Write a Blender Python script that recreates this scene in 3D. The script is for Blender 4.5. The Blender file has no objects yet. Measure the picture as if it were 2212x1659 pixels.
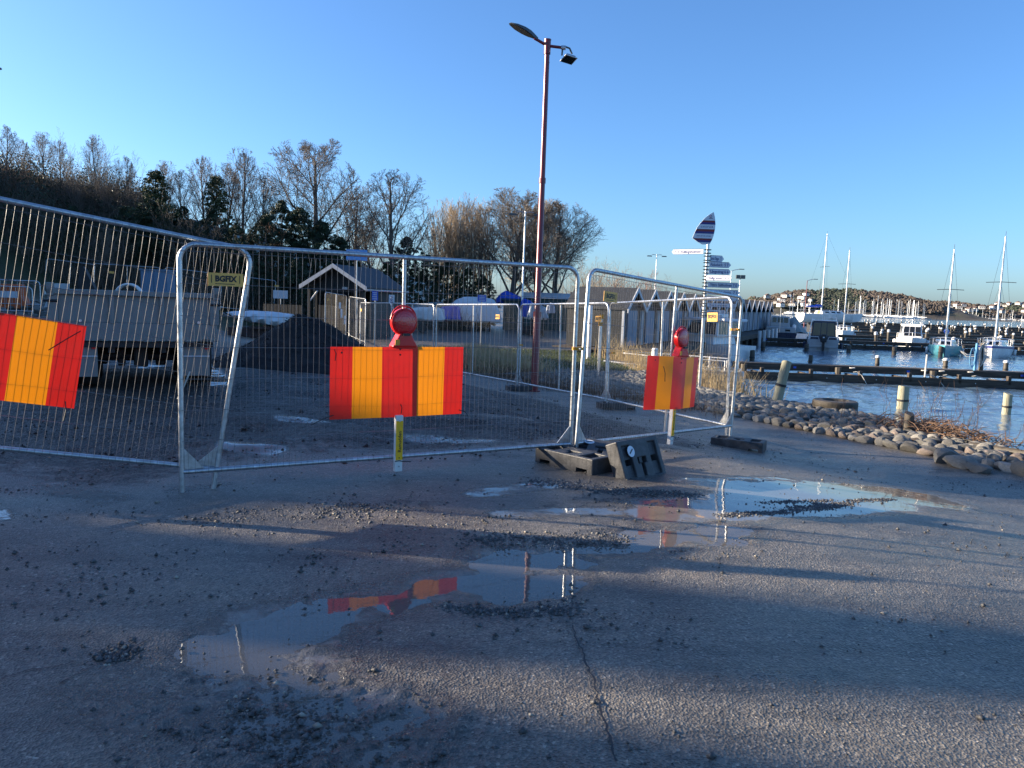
import bpy, bmesh, math, random
import numpy as np
from mathutils import Vector, Matrix, Euler
R = math.radians
rnd = random.Random(7)
nr = np.random.default_rng(11)
scene = bpy.context.scene
C = scene.collection

# ------------------------------------------------------------------ camera
F, CX, CY, CH = 1662.0, 1106.0, 829.5, 1.64      # focal length and centre in photo units (2212 wide), eye height in metres
cam_d = bpy.data.cameras.new('camera')
cam = bpy.data.objects.new('camera', cam_d); C.objects.link(cam)
cam_d.sensor_width = 36; cam_d.lens = F / 2212 * 36
cam_d.clip_start = 0.05; cam_d.clip_end = 6000
CAMROT = Euler((R(90 - 6.16), 0, 0)).to_matrix() @ Matrix.Rotation(R(2.0), 3, 'Z')
cam.matrix_world = Matrix.Translation((0, 0, CH)) @ CAMROT.to_4x4()
scene.camera = cam

# ------------------------------------------------------------------ sky, sun, exposure
SUN_EL, SUN_AZ = R(16), R(-81)                    # azimuth from +Y, negative to the left
world = bpy.data.worlds.new('World'); scene.world = world; world.use_nodes = True
wn = world.node_tree.nodes; wl = world.node_tree.links
wn.clear()
sky = wn.new('ShaderNodeTexSky'); sky.sky_type = 'NISHITA'; sky.sun_disc = False
sky.sun_elevation = SUN_EL; sky.sun_rotation = SUN_AZ
sky.air_density = 0.95; sky.dust_density = 1.0; sky.ozone_density = 6.6; sky.altitude = 0
bg = wn.new('ShaderNodeBackground'); bg.inputs[1].default_value = 0.092
wo = wn.new('ShaderNodeOutputWorld')
wl.new(sky.outputs[0], bg.inputs[0]); wl.new(bg.outputs[0], wo.inputs[0])
sl = bpy.data.lights.new('sun', 'SUN'); sl.energy = 5.0; sl.angle = R(0.55); sl.color = (1.0, 0.84, 0.64)
sun = bpy.data.objects.new('sun', sl); C.objects.link(sun)
LDIR = Vector((math.sin(SUN_AZ) * math.cos(SUN_EL), math.cos(SUN_AZ) * math.cos(SUN_EL), math.sin(SUN_EL)))
sun.rotation_euler = LDIR.to_track_quat('Z', 'Y').to_euler()
sun.location = LDIR * 60
scene.view_settings.view_transform = 'Standard'; scene.view_settings.look = 'None'
scene.view_settings.gamma = 1; scene.view_settings.exposure = 1.62
scene.view_settings.use_curve_mapping = False
scene.cycles.use_denoising = True
scene.cycles.max_bounces = 5; scene.cycles.diffuse_bounces = 2; scene.cycles.glossy_bounces = 3
scene.cycles.transmission_bounces = 4; scene.cycles.caustics_reflective = False; scene.cycles.caustics_refractive = False

# ------------------------------------------------------------------ measuring helpers
def ray(px, py):
    w = CAMROT @ Vector(((px - CX) / F, -(py - CY) / F, -1)); return w / w.y
def at(px, py, Y):
    d = ray(px, py); return Vector((d.x * Y, Y, CH + d.z * Y))
def onz(px, py, z):
    d = ray(px, py); t = (z - CH) / d.z; return Vector((d.x * t, t, z))
def hor(px): return at_h(px)
def ss(a, b, x):
    t = np.clip((x - a) / (b - a), 0, 1); return t * t * (3 - 2 * t)
WATER = -1.10

# value noise, vectorised
class VN:
    def __init__(s, seed, n=256):
        s.n = n; s.g = np.random.default_rng(seed).random((n, n))
    def __call__(s, x, y):
        x = np.asarray(x, float); y = np.asarray(y, float)
        xi = np.floor(x).astype(int); yi = np.floor(y).astype(int)
        fx = x - xi; fy = y - yi; fx = fx * fx * (3 - 2 * fx); fy = fy * fy * (3 - 2 * fy)
        a = s.g[xi % s.n, yi % s.n]; b = s.g[(xi + 1) % s.n, yi % s.n]
        c = s.g[xi % s.n, (yi + 1) % s.n]; d = s.g[(xi + 1) % s.n, (yi + 1) % s.n]
        return (a * (1 - fx) + b * fx) * (1 - fy) + (c * (1 - fx) + d * fx) * fy
vn = VN(3); vn2 = VN(5); vn3 = VN(9)

# ------------------------------------------------------------------ terrain
E0 = np.array((4.07, 14.0)); ED = np.array((.487, -.873)); EN = np.array((.873, .487))
SHORE = np.array([(40, -40), (16, -2), (12.6, 4), (10.06, 8.18), (8.88, 11.5), (8.3, 15.2), (6.6, 19.7), (5.6, 25), (4.8, 31),
                  (6.2, 36), (27.5, 79), (60, 150), (100, 260), (150, 520)], float)
def shore_d(x, y):
    """distance inland from the waterline (negative over water)"""
    best = np.full(np.shape(x), 1e9); sgn = np.ones(np.shape(x))
    for (a, b) in zip(SHORE[:-1], SHORE[1:]):
        e = b - a; L2 = e @ e
        t = np.clip(((x - a[0]) * e[0] + (y - a[1]) * e[1]) / L2, 0, 1)
        dx = x - (a[0] + t * e[0]); dy = y - (a[1] + t * e[1]); dd = np.hypot(dx, dy)
        cr = e[0] * (y - a[1]) - e[1] * (x - a[0])
        m = dd < best - 1e-9
        best = np.where(m, dd, best); sgn = np.where(m, np.sign(cr), sgn)
    return best * sgn
def edge_sd(x, y): return (x - E0[0]) * EN[0] + (y - E0[1]) * EN[1]
CREST_Y = [-40, -10, 3, 6.5, 8.3, 8.6, 9.25, 9.5, 9.9, 10.05, 10.65, 10.75, 11.5, 11.7, 15, 15.6, 19, 24, 28, 33, 35.5, 36.3, 38.5, 42, 47]
CREST_H = [0, 8.6, 8.5, 8.9, 8.9, 7.75, 7.75, 9.1, 9.1, 6.5, 6.5, 7.75, 7.8, 8.4, 8.45, 9.0, 8.6, 9.0, 8.6, 7.8, 7.4, 5.4, 5.2, 3.0, 6.0]
def hill(x, y):
    side = ss(-23.0, -37.0, x) * (1 - .6 * ss(-38.5, -47, x))                       # assumed wooded ridge along the left, mostly out of frame, shades the yard
    crest = 1.295 * np.interp(y, CREST_Y, CREST_H)                       # unseen ridge top, its heights and notches shaped to place the sun bands
    back = ss(-15, -33, x) * ss(46, 60, y)
    n = vn(x * .13 + 40, y * .13 + 40) - .5
    return np.maximum(side * crest * (1 + .03 * n), back * 7.3 * (1 + .3 * n))
def terrain(x, y):
    x = np.asarray(x, float); y = np.asarray(y, float)
    sd = edge_sd(x, y); d = shore_d(x, y)
    z = -.10 * ss(-6.2, -3.6, sd) - .24 * ss(-4.5, -1.4, sd) - .16 * ss(14, 20, y) * ss(-9, -3, sd)
    z = z + .9 * ss(-12.5, -17.5, x) * ss(27, 31.5, y) + hill(x, y)
    zb = WATER - .06 + (z - WATER + .06) * ss(-.1, 1.7, d)
    zb = np.where(d < 0, np.maximum(WATER - .06 + .45 * d, -3.2), zb)
    return np.where(d > 1.7, z, zb)
def tz(x, y): return float(terrain(np.array([x]), np.array([y]))[0])

# ------------------------------------------------------------------ mesh helpers
class MB:
    def __init__(s): s.v = []; s.f = []; s.m = []
    def add(s, vs, fs, mi=0):
        o = len(s.v); s.v += [tuple(p) for p in vs]
        for f in fs: s.f.append(tuple(i + o for i in f)); s.m.append(mi)
        return s
    def box(s, c, sz, rot=None, mi=0, taper=1.0):
        hx, hy, hz = sz[0] / 2, sz[1] / 2, sz[2] / 2
        vs = []
        for z, k in ((-hz, 1), (hz, taper)):
            for x, y in ((-hx, -hy), (hx, -hy), (hx, hy), (-hx, hy)):
                p = Vector((x * k, y * k, z))
                if rot is not None: p = rot @ p
                vs.append(p + Vector(c))
        return s.add(vs, [(3, 2, 1, 0), (4, 5, 6, 7), (0, 1, 5, 4), (1, 2, 6, 5), (2, 3, 7, 6), (3, 0, 4, 7)], mi)
    def tube(s, pts, r, n=8, mi=0, caps=True):
        pts = [Vector(p) for p in pts]; k = len(pts)
        rs = r if isinstance(r, (list, tuple)) else [r] * k
        u = None; rings = []
        for i, p in enumerate(pts):
            t = (pts[min(i + 1, k - 1)] - pts[max(i - 1, 0)]).normalized()
            if u is None:
                u = t.cross(Vector((0, 0, 1)))
                if u.length < .05: u = t.cross(Vector((1, 0, 0)))
            u = (u - t * u.dot(t)).normalized(); w = t.cross(u)
            rings.append([p + (u * math.cos(a) + w * math.sin(a)) * rs[i] for a in [2 * math.pi * j / n for j in range(n)]])
        vs = [p for ring in rings for p in ring]; fs = []
        for i in range(k - 1):
            for j in range(n):
                fs.append((i * n + j, i * n + (j + 1) % n, (i + 1) * n + (j + 1) % n, (i + 1) * n + j))
        if caps:
            fs.append(tuple(range(n))[::-1]); fs.append(tuple((k - 1) * n + j for j in range(n)))
        return s.add(vs, fs, mi)
    def prism(s, poly, y0, y1, mi=0, M=None):
        """polygon in the XZ plane, extruded along Y"""
        n = len(poly); vs = [Vector((x, y0, z)) for x, z in poly] + [Vector((x, y1, z)) for x, z in poly]
        if M is not None: vs = [M @ p for p in vs]
        fs = [tuple(range(n)), tuple(range(n, 2 * n))[::-1]] + [(i, i + n, (i + 1) % n + n, (i + 1) % n) for i in range(n)]
        return s.add(vs, fs, mi)
    def lathe(s, prof, n=20, M=None, mi=0):
        vs = []; fs = []
        for r, z in prof:
            for j in range(n):
                a = 2 * math.pi * j / n; p = Vector((r * math.cos(a), r * math.sin(a), z))
                vs.append(M @ p if M is not None else p)
        for i in range(len(prof) - 1):
            for j in range(n): fs.append((i * n + j, i * n + (j + 1) % n, (i + 1) * n + (j + 1) % n, (i + 1) * n + j))
        if prof[0][0] > 1e-4: fs.append(tuple(range(n))[::-1])
        if prof[-1][0] > 1e-4: fs.append(tuple((len(prof) - 1) * n + j for j in range(n)))
        return s.add(vs, fs, mi)
    def mesh(s, name, mats, smooth=None, weld=False):
        me = bpy.data.meshes.new(name); me.from_pydata(s.v, [], s.f)
        for m in (mats if isinstance(mats, (list, tuple)) else [mats]): me.materials.append(m)
        if any(s.m): me.polygons.foreach_set('material_index', s.m)
        me.validate(verbose=False); me.update()
        bm = bmesh.new(); bm.from_mesh(me)
        if weld: bmesh.ops.remove_doubles(bm, verts=bm.verts, dist=.0002)
        bmesh.ops.recalc_face_normals(bm, faces=bm.faces); bm.to_mesh(me); bm.free()
        if smooth is not None:
            me.polygons.foreach_set('use_smooth', [True] * len(me.polygons)); me.set_sharp_from_angle(angle=R(smooth))
        return me
    def build(s, name, mats, parent=None, smooth=None, bevel=0, M=None, weld=False):
        o = bpy.data.objects.new(name, s.mesh(name, mats, smooth, weld)); C.objects.link(o)
        if parent is not None: o.parent = parent
        if M is not None: o.matrix_local = M
        if bevel:
            b = o.modifiers.new('bevel', 'BEVEL'); b.width = bevel; b.segments = 2; b.limit_method = 'ANGLE'; b.angle_limit = R(40)
        return o
def np_mesh(name, V, Fq, mats, smooth=False, attrs=None):
    """fast mesh from arrays; all faces with the same number of corners"""
    me = bpy.data.meshes.new(name); V = np.asarray(V, np.float32); Fq = np.asarray(Fq, np.int32); k = Fq.shape[1]
    me.vertices.add(len(V)); me.vertices.foreach_set('co', V.ravel())
    me.loops.add(Fq.size); me.loops.foreach_set('vertex_index', Fq.ravel())
    me.polygons.add(len(Fq)); me.polygons.foreach_set('loop_start', np.arange(0, Fq.size, k, dtype=np.int32))
    me.polygons.foreach_set('loop_total', np.full(len(Fq), k, np.int32))
    if smooth: me.polygons.foreach_set('use_smooth', np.ones(len(Fq), bool))
    for m in (mats if isinstance(mats, (list, tuple)) else [mats]): me.materials.append(m)
    for an, av in (attrs or {}).items():
        a = me.attributes.new(an, 'FLOAT', 'POINT'); a.data.foreach_set('value', np.asarray(av, np.float32))
    me.update(calc_edges=True); me.validate(verbose=False); return me
def link(name, me, parent=None, loc=None, rot=None, scale=None):
    o = bpy.data.objects.new(name, me); C.objects.link(o)
    if parent is not None: o.parent = parent
    if loc is not None: o.location = loc
    if rot is not None: o.rotation_euler = rot
    if scale is not None: o.scale = scale if isinstance(scale, (tuple, list, Vector)) else (scale,) * 3
    return o
def tag(o, label, cat, group=None):
    o['label'] = label; o['category'] = cat
    if group: o['group'] = group
    return o
def struct(o): o['kind'] = 'structure'; return o
def stuff(o, label=None, cat=None):
    o['kind'] = 'stuff'
    if label: o['label'] = label
    if cat: o['category'] = cat
    return o
def thing(name, label, cat, loc=(0, 0, 0), rz=0, group=None, M=None):
    o = bpy.data.objects.new(name, None); C.objects.link(o); o.empty_display_size = .1
    if M is not None: o.matrix_world = M
    else: o.location = loc; o.rotation_euler = (0, 0, rz)
    return tag(o, label, cat, group)
KIDS = {}
def copy_tree(o, parent=None):
    c = o.copy(); C.objects.link(c); c.parent = parent
    for ch in o.children:
        cc = copy_tree(ch, c)
        cc.matrix_parent_inverse = ch.matrix_parent_inverse.copy()
    return c
def text(s, size, mat, parent, M, offset=0.0, align='CENTER', name='lettering', sx=1.0):
    cu = bpy.data.curves.new('t', 'FONT'); cu.body = s; cu.size = size; cu.align_x = align; cu.align_y = 'CENTER'; cu.offset = offset
    cu.resolution_u = 2
    t = bpy.data.objects.new('t', cu); C.objects.link(t)
    dg = bpy.context.evaluated_depsgraph_get(); me = bpy.data.meshes.new_from_object(t.evaluated_get(dg))
    bpy.data.objects.remove(t); bpy.data.curves.remove(cu)
    me.materials.clear(); me.materials.append(mat)
    if sx != 1.0: me.transform(Matrix.Diagonal((sx, 1, 1, 1)))
    o = bpy.data.objects.new(name, me); C.objects.link(o); o.parent = parent; o.matrix_local = M; return o
XZ = Matrix.Rotation(R(90), 4, 'X')                     # lays XY text into the XZ plane, facing -Y

def seg_mesh(name, S, mats, sides=3):
    """S: n x 8 array p0 p1 r0 r1 -> open prisms"""
    S = np.asarray(S, float); p0, p1, r0, r1 = S[:, 0:3], S[:, 3:6], S[:, 6], S[:, 7]
    a = p1 - p0; a /= np.maximum(np.linalg.norm(a, axis=1, keepdims=True), 1e-6)
    ref = np.where(np.abs(a[:, 2:3]) > .9, np.array([[1., 0, 0]]), np.array([[0., 0, 1]]))
    u = np.cross(a, ref); u /= np.linalg.norm(u, axis=1, keepdims=True); w = np.cross(a, u)
    n = len(S); V = np.zeros((n, 2 * sides, 3))
    for j in range(sides):
        an = 2 * math.pi * j / sides; dv = u * math.cos(an) + w * math.sin(an)
        V[:, j] = p0 + dv * r0[:, None]; V[:, sides + j] = p1 + dv * r1[:, None]
    base = (np.arange(n) * 2 * sides)[:, None]
    Fq = np.concatenate([base + np.array([[j, (j + 1) % sides, sides + (j + 1) % sides, sides + j]]) for j in range(sides)])
    return np_mesh(name, V.reshape(-1, 3), Fq, mats, smooth=True)

# ------------------------------------------------------------------ materials
def newmat(name):
    m = bpy.data.materials.new(name); m.use_nodes = True; nt = m.node_tree
    return m, nt, nt.nodes['Principled BSDF'], nt.links
def N(nt, t, **kw):
    n = nt.nodes.new(t)
    for k, v in kw.items():
        if hasattr(n, k): setattr(n, k, v)
        else: n.inputs[k].default_value = v
    return n
def ramp(nt, fac, stops):
    r = nt.nodes.new('ShaderNodeValToRGB'); e = r.color_ramp.elements
    while len(e) < len(stops): e.new(.5)
    for el, (p, c) in zip(e, stops): el.position = p; el.color = (c[0], c[1], c[2], 1)
    nt.links.new(fac, r.inputs[0]); return r
def pm(name, col, rough=.5, metal=0.0, var=.18, scale=6.0, bump=0.0, bscale=60.0, spec=.5, dirt=None, dscale=3.0, damt=.5, rnd_amt=0.0, stretch=None, coat=0.0):
    m, nt, b, L = newmat(name)
    tc = N(nt, 'ShaderNodeTexCoord'); vec = tc.outputs['Object']
    if stretch:
        mp = N(nt, 'ShaderNodeMapping'); mp.inputs['Scale'].default_value = stretch; L.new(vec, mp.inputs[0]); vec = mp.outputs[0]
    n1 = N(nt, 'ShaderNodeTexNoise'); n1.inputs['Scale'].default_value = scale; n1.inputs['Detail'].default_value = 5; L.new(vec, n1.inputs[0])
    lo = tuple(c * (1 - var) for c in col); hi = tuple(min(1, c * (1 + var)) for c in col)
    r = ramp(nt, n1.outputs[0], [(.3, lo), (.7, hi)]); out = r.outputs[0]
    if dirt:
        n2 = N(nt, 'ShaderNodeTexNoise'); n2.inputs['Scale'].default_value = dscale; n2.inputs['Detail'].default_value = 8; n2.inputs['Roughness'].default_value = .65; L.new(vec, n2.inputs[0])
        rr = ramp(nt, n2.outputs[0], [(.48, (0, 0, 0)), (.68, (damt,) * 3)])
        mx = N(nt, 'ShaderNodeMix', data_type='RGBA'); L.new(rr.outputs[0], mx.inputs['Factor']); L.new(out, mx.inputs['A']); mx.inputs['B'].default_value = (*dirt, 1); out = mx.outputs['Result']
    if rnd_amt:
        oi = N(nt, 'ShaderNodeObjectInfo'); hs = N(nt, 'ShaderNodeHueSaturation'); mr = N(nt, 'ShaderNodeMapRange')
        mr.inputs['To Min'].default_value = 1 - rnd_amt; mr.inputs['To Max'].default_value = 1 + rnd_amt
        L.new(oi.outputs['Random'], mr.inputs[0]); L.new(mr.outputs[0], hs.inputs['Value']); L.new(out, hs.inputs['Color']); out = hs.outputs[0]
    L.new(out, b.inputs['Base Color'])
    b.inputs['Metallic'].default_value = metal; b.inputs['Specular IOR Level'].default_value = spec
    rr2 = N(nt, 'ShaderNodeMapRange'); rr2.inputs['To Min'].default_value = max(.02, rough - .1); rr2.inputs['To Max'].default_value = min(1, rough + .1)
    L.new(n1.outputs[0], rr2.inputs[0]); L.new(rr2.outputs[0], b.inputs['Roughness'])
    if coat: b.inputs['Coat Weight'].default_value = coat
    if bump:
        n3 = N(nt, 'ShaderNodeTexNoise'); n3.inputs['Scale'].default_value = bscale; n3.inputs['Detail'].default_value = 4; L.new(vec, n3.inputs[0])
        bp = N(nt, 'ShaderNodeBump'); bp.inputs['Strength'].default_value = bump; bp.inputs['Distance'].default_value = .01; L.new(n3.outputs[0], bp.inputs['Height']); L.new(bp.outputs[0], b.inputs['Normal'])
    return m
M = {}
M['galv'] = pm('galvanised_steel', (.50, .52, .54), .38, .85, .22, 25, .15, 90, dirt=(.30, .29, .27), dscale=9, damt=.45)
M['wire'] = pm('galvanised_wire', (.23, .23, .23), .42, .55, .15, 30)
M['gold'] = pm('gold_plate', (.85, .44, .09), .45, .0, .12, 12, dirt=(.35, .25, .12), damt=.3)
M['ylabel'] = pm('yellow_plastic', (.98, .50, .005), .4, 0, .06, 15, dirt=(.35, .30, .12), dscale=14, damt=.35)
M['amber'] = pm('amber_clamp', (.70, .30, .02), .5, .0, .15, 20)
M['black'] = pm('black_ink', (.012, .012, .014), .5, 0, .1)
M['ink_blue'] = pm('blue_ink', (.02, .035, .17), .5, 0, .1)
M['white'] = pm('white_paint', (.72, .72, .70), .4, 0, .06, 8, dirt=(.35, .33, .30), dscale=5, damt=.35)
M['gel'] = pm('white_gelcoat', (.74, .74, .72), .25, 0, .05, 3, dirt=(.45, .42, .36), dscale=4, damt=.35)
M['red'] = pm('red_reflective', (.88, .022, .012), .34, 0, .06, 5, .03, 200, dirt=(.50, .03, .02), dscale=4, damt=.3)
M['yel'] = pm('orange_reflective', (1.0, .30, .003), .35, 0, .03, 5, .03, 200, dirt=(.82, .22, .005), dscale=5, damt=.3)
M['rubber'] = pm('black_recycled_plastic', (.035, .037, .042), .55, 0, .3, 12, .25, 70, dirt=(.10, .10, .10), dscale=6, damt=.6)
M['polered'] = pm('red_pole_paint', (.20, .022, .030), .32, 0, .12, 3, dirt=(.13, .03, .03), dscale=6, damt=.5)
M['lampgrey'] = pm('lamp_housing', (.10, .11, .11), .45, .3, .15, 8)
M['alu'] = pm('aluminium', (.55, .56, .57), .35, .8, .1, 12)
M['glassdark'] = pm('dark_glass', (.015, .018, .022), .06, 0, .1, 4, spec=.7)
M['truck'] = pm('truck_grey_paint', (.21, .215, .21), .5, .1, .15, 3, .05, 40, dirt=(.12, .115, .105), dscale=3, damt=.5)
M['tyre'] = pm('tyre_rubber', (.02, .02, .021), .8, 0, .2, 10, .2, 50)
M['steel_dark'] = pm('dark_steel', (.03, .031, .034), .55, .4, .3, 8)
M['gravelpile'] = pm('black_aggregate', (.014, .014, .015), .8, 0, .45, 60, .9, 90, spec=.25)
M['tarpwhite'] = pm('white_tarp', (.62, .64, .66), .45, 0, .06, 3, .3, 7)
M['tarpblue'] = pm('blue_tarp', (.012, .075, .50), .4, 0, .15, 4, .35, 8)
M['tarpgreen'] = pm('green_tarp', (.016, .055, .050), .5, 0, .2, 3, .3, 6)
M['tarpclear'] = pm('clear_plastic_sheet', (.42, .45, .47), .3, 0, .2, 5, .5, 8)
M['tarpgrey'] = pm('grey_tarp', (.20, .25, .26), .5, 0, .2, 4, .3, 8)
M['cream'] = pm('cream_cover', (.55, .50, .40), .6, 0, .1, 4)
M['wooddark'] = pm('dark_stained_boards', (.018, .020, .021), .6, 0, .35, 4, .3, 40, stretch=(6, 6, 1))
M['woodbrown'] = pm('brown_boards', (.060, .030, .024), .65, 0, .3, 4, .3, 40, stretch=(6, 6, 1))
M['bargewhite'] = pm('weathered_white_trim', (.50, .52, .54), .55, 0, .1, 6)
M['rooffelt'] = pm('roofing_felt', (.028, .031, .036), .75, 0, .25, 5, .3, 60)
M['rooftile'] = pm('slate_roof', (.035, .04, .05), .6, 0, .3, 8, .3, 30)
M['hutblue'] = pm('pale_blue_door', (.17, .24, .32), .55, 0, .12, 4, stretch=(8, 8, 1))
M['pierwood'] = pm('pier_timber', (.055, .040, .028), .75, 0, .4, 2.0, .5, 30, stretch=(.5, 6, 6), dirt=(.13, .105, .08), dscale=2, damt=.5)
M['piertop'] = pm('pier_plank', (.12, .10, .08), .75, 0, .3, 3.0, .5, 30, rnd_amt=.25)
M['postwood'] = pm('mooring_post_wood', (.36, .34, .23), .7, 0, .3, 2.5, .5, 22, stretch=(8, 8, 1), dirt=(.13, .12, .08), dscale=2.5, damt=.7)
M['postdark'] = pm('wet_post_wood', (.07, .058, .042), .6, 0, .4, 3, .5, 22, stretch=(6, 6, 1))
M['postwhite'] = pm('white_post_cap', (.66, .66, .64), .5, 0, .1, 4)
M['bark'] = pm('grey_bark', (.12, .10, .08), .85, 0, .35, 5, .5, 20)
M['twig'] = pm('bare_twigs', (.15, .125, .10), .85, 0, .3, 1.5)
M['twigdark'] = pm('undergrowth_twigs', (.105, .085, .062), .85, 0, .35, 1.5)
M['twiglight'] = pm('pale_twigs', (.32, .25, .17), .85, 0, .3, 1.5)
M['twigred'] = pm('reddish_twigs', (.24, .115, .065), .85, 0, .3, 1.5)
M['leafdark'] = pm('ivy_leaves', (.022, .040, .014), .6, 0, .6, 1.2)
M['needle'] = pm('conifer_needles', (.070, .085, .030), .65, 0, .6, 1.0)
M['drygrass'] = pm('dry_grass', (.42, .32, .17), .8, 0, .35, 4)
M['brush'] = pm('dry_brush', (.16, .095, .06), .8, 0, .4, 8)
M['stone'] = pm('fieldstone', (.115, .110, .100), .75, 0, .3, 9, 1.0, 22, dirt=(.10, .105, .09), dscale=7, damt=.6, rnd_amt=.5)
M['stonepink'] = pm('pink_granite', (.17, .135, .115), .75, 0, .25, 9, 1.0, 22, dirt=(.13, .12, .10), dscale=7, damt=.6, rnd_amt=.4)
M['stonepale'] = pm('pale_granite', (.20, .19, .17), .75, 0, .25, 9, 1.0, 22, dirt=(.16, .15, .13), dscale=7, damt=.6, rnd_amt=.35)
M['signblue'] = pm('blue_sign', (.02, .10, .55), .35, 0, .06)
M['signsky'] = pm('light_blue_sign', (.16, .36, .72), .35, 0, .06)
M['signwhite'] = pm('white_sign', (.66, .68, .72), .4, 0, .05)
M['darkred'] = pm('dark_red_band', (.20, .012, .02), .4, 0, .08)
M['navy'] = pm('navy_band', (.012, .022, .19), .4, 0, .08)
M['cabinet'] = pm('blue_grey_cabinet', (.15, .23, .33), .5, .1, .1, 3, dirt=(.12, .15, .19), damt=.4)
M['orange'] = pm('orange_plastic', (.62, .12, .03), .5, 0, .12, 4)
M['hullblue'] = pm('turquoise_hull', (.10, .38, .45), .35, 0, .12, 3, dirt=(.2, .25, .24), damt=.4)
M['hullnavy'] = pm('navy_hull', (.012, .018, .05), .3, 0, .15, 3)
M['hullgrey'] = pm('grey_hull', (.36, .37, .38), .4, .2, .1, 3)
M['teak'] = pm('varnished_wood', (.34, .17, .06), .4, 0, .2, 6)
M['rope'] = pm('white_rope', (.55, .53, .48), .8, 0, .2, 20)
M['ropeblue'] = pm('blue_rope', (.12, .32, .50), .8, 0, .2, 20)
M['concrete'] = pm('concrete', (.30, .29, .27), .8, 0, .2, 6, .3, 40)
M['housewhite'] = pm('house_walls', (.62, .60, .55), .7, 0, .1, 1, rnd_amt=.45)
M['houseroof'] = pm('house_roofs', (.10, .07, .06), .75, 0, .2, 1, rnd_amt=.5)
M['pebble'] = pm('loose_gravel', (.07, .07, .07), .6, 0, .7, 40)
M['pebbleblack'] = pm('black_pebbles', (.018, .018, .019), .7, 0, .6, 40, spec=.3)
M['pebblelight'] = pm('pale_pebbles', (.30, .27, .22), .7, 0, .4, 40)

# striped boards are thin fluted plastic that lets some light through
def translucent(m, col, fac):
    nt = m.node_tree; b = nt.nodes['Principled BSDF']; out = nt.nodes['Material Output']; tl = nt.nodes.new('ShaderNodeBsdfTranslucent')
    src = b.inputs['Base Color'].links[0].from_socket; nt.links.new(src, tl.inputs[0]); mx = nt.nodes.new('ShaderNodeMixShader'); mx.inputs[0].default_value = fac
    nt.links.new(b.outputs[0], mx.inputs[1]); nt.links.new(tl.outputs[0], mx.inputs[2]); nt.links.new(mx.outputs[0], out.inputs[0])
translucent(M['red'], None, .20); translucent(M['yel'], None, .27)
# warning lamp lens: clear-ish red plastic over a ribbed reflector
def lensmat():
    m, nt, b, L = newmat('red_lens')
    b.inputs['Base Color'].default_value = (.42, .006, .012, 1); b.inputs['Roughness'].default_value = .10
    b.inputs['Coat Weight'].default_value = .6; b.inputs['Subsurface Weight'].default_value = .0
    tc = N(nt, 'ShaderNodeTexCoord'); v = N(nt, 'ShaderNodeTexVoronoi'); v.inputs['Scale'].default_value = 60; L.new(tc.outputs['Object'], v.inputs[0])
    bp = N(nt, 'ShaderNodeBump'); bp.inputs['Strength'].default_value = .35; bp.inputs['Distance'].default_value = .004
    L.new(v.outputs[0], bp.inputs['Height']); L.new(bp.outputs[0], b.inputs['Normal'])
    rr = ramp(nt, v.outputs[0], [(0, (.85, .02, .02)), (.6, (.55, .006, .010))]); L.new(rr.outputs[0], b.inputs['Base Color'])
    return m
M['lens'] = lensmat()
M['redplastic'] = pm('red_plastic', (.66, .015, .016), .3, 0, .1, 8)

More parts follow.
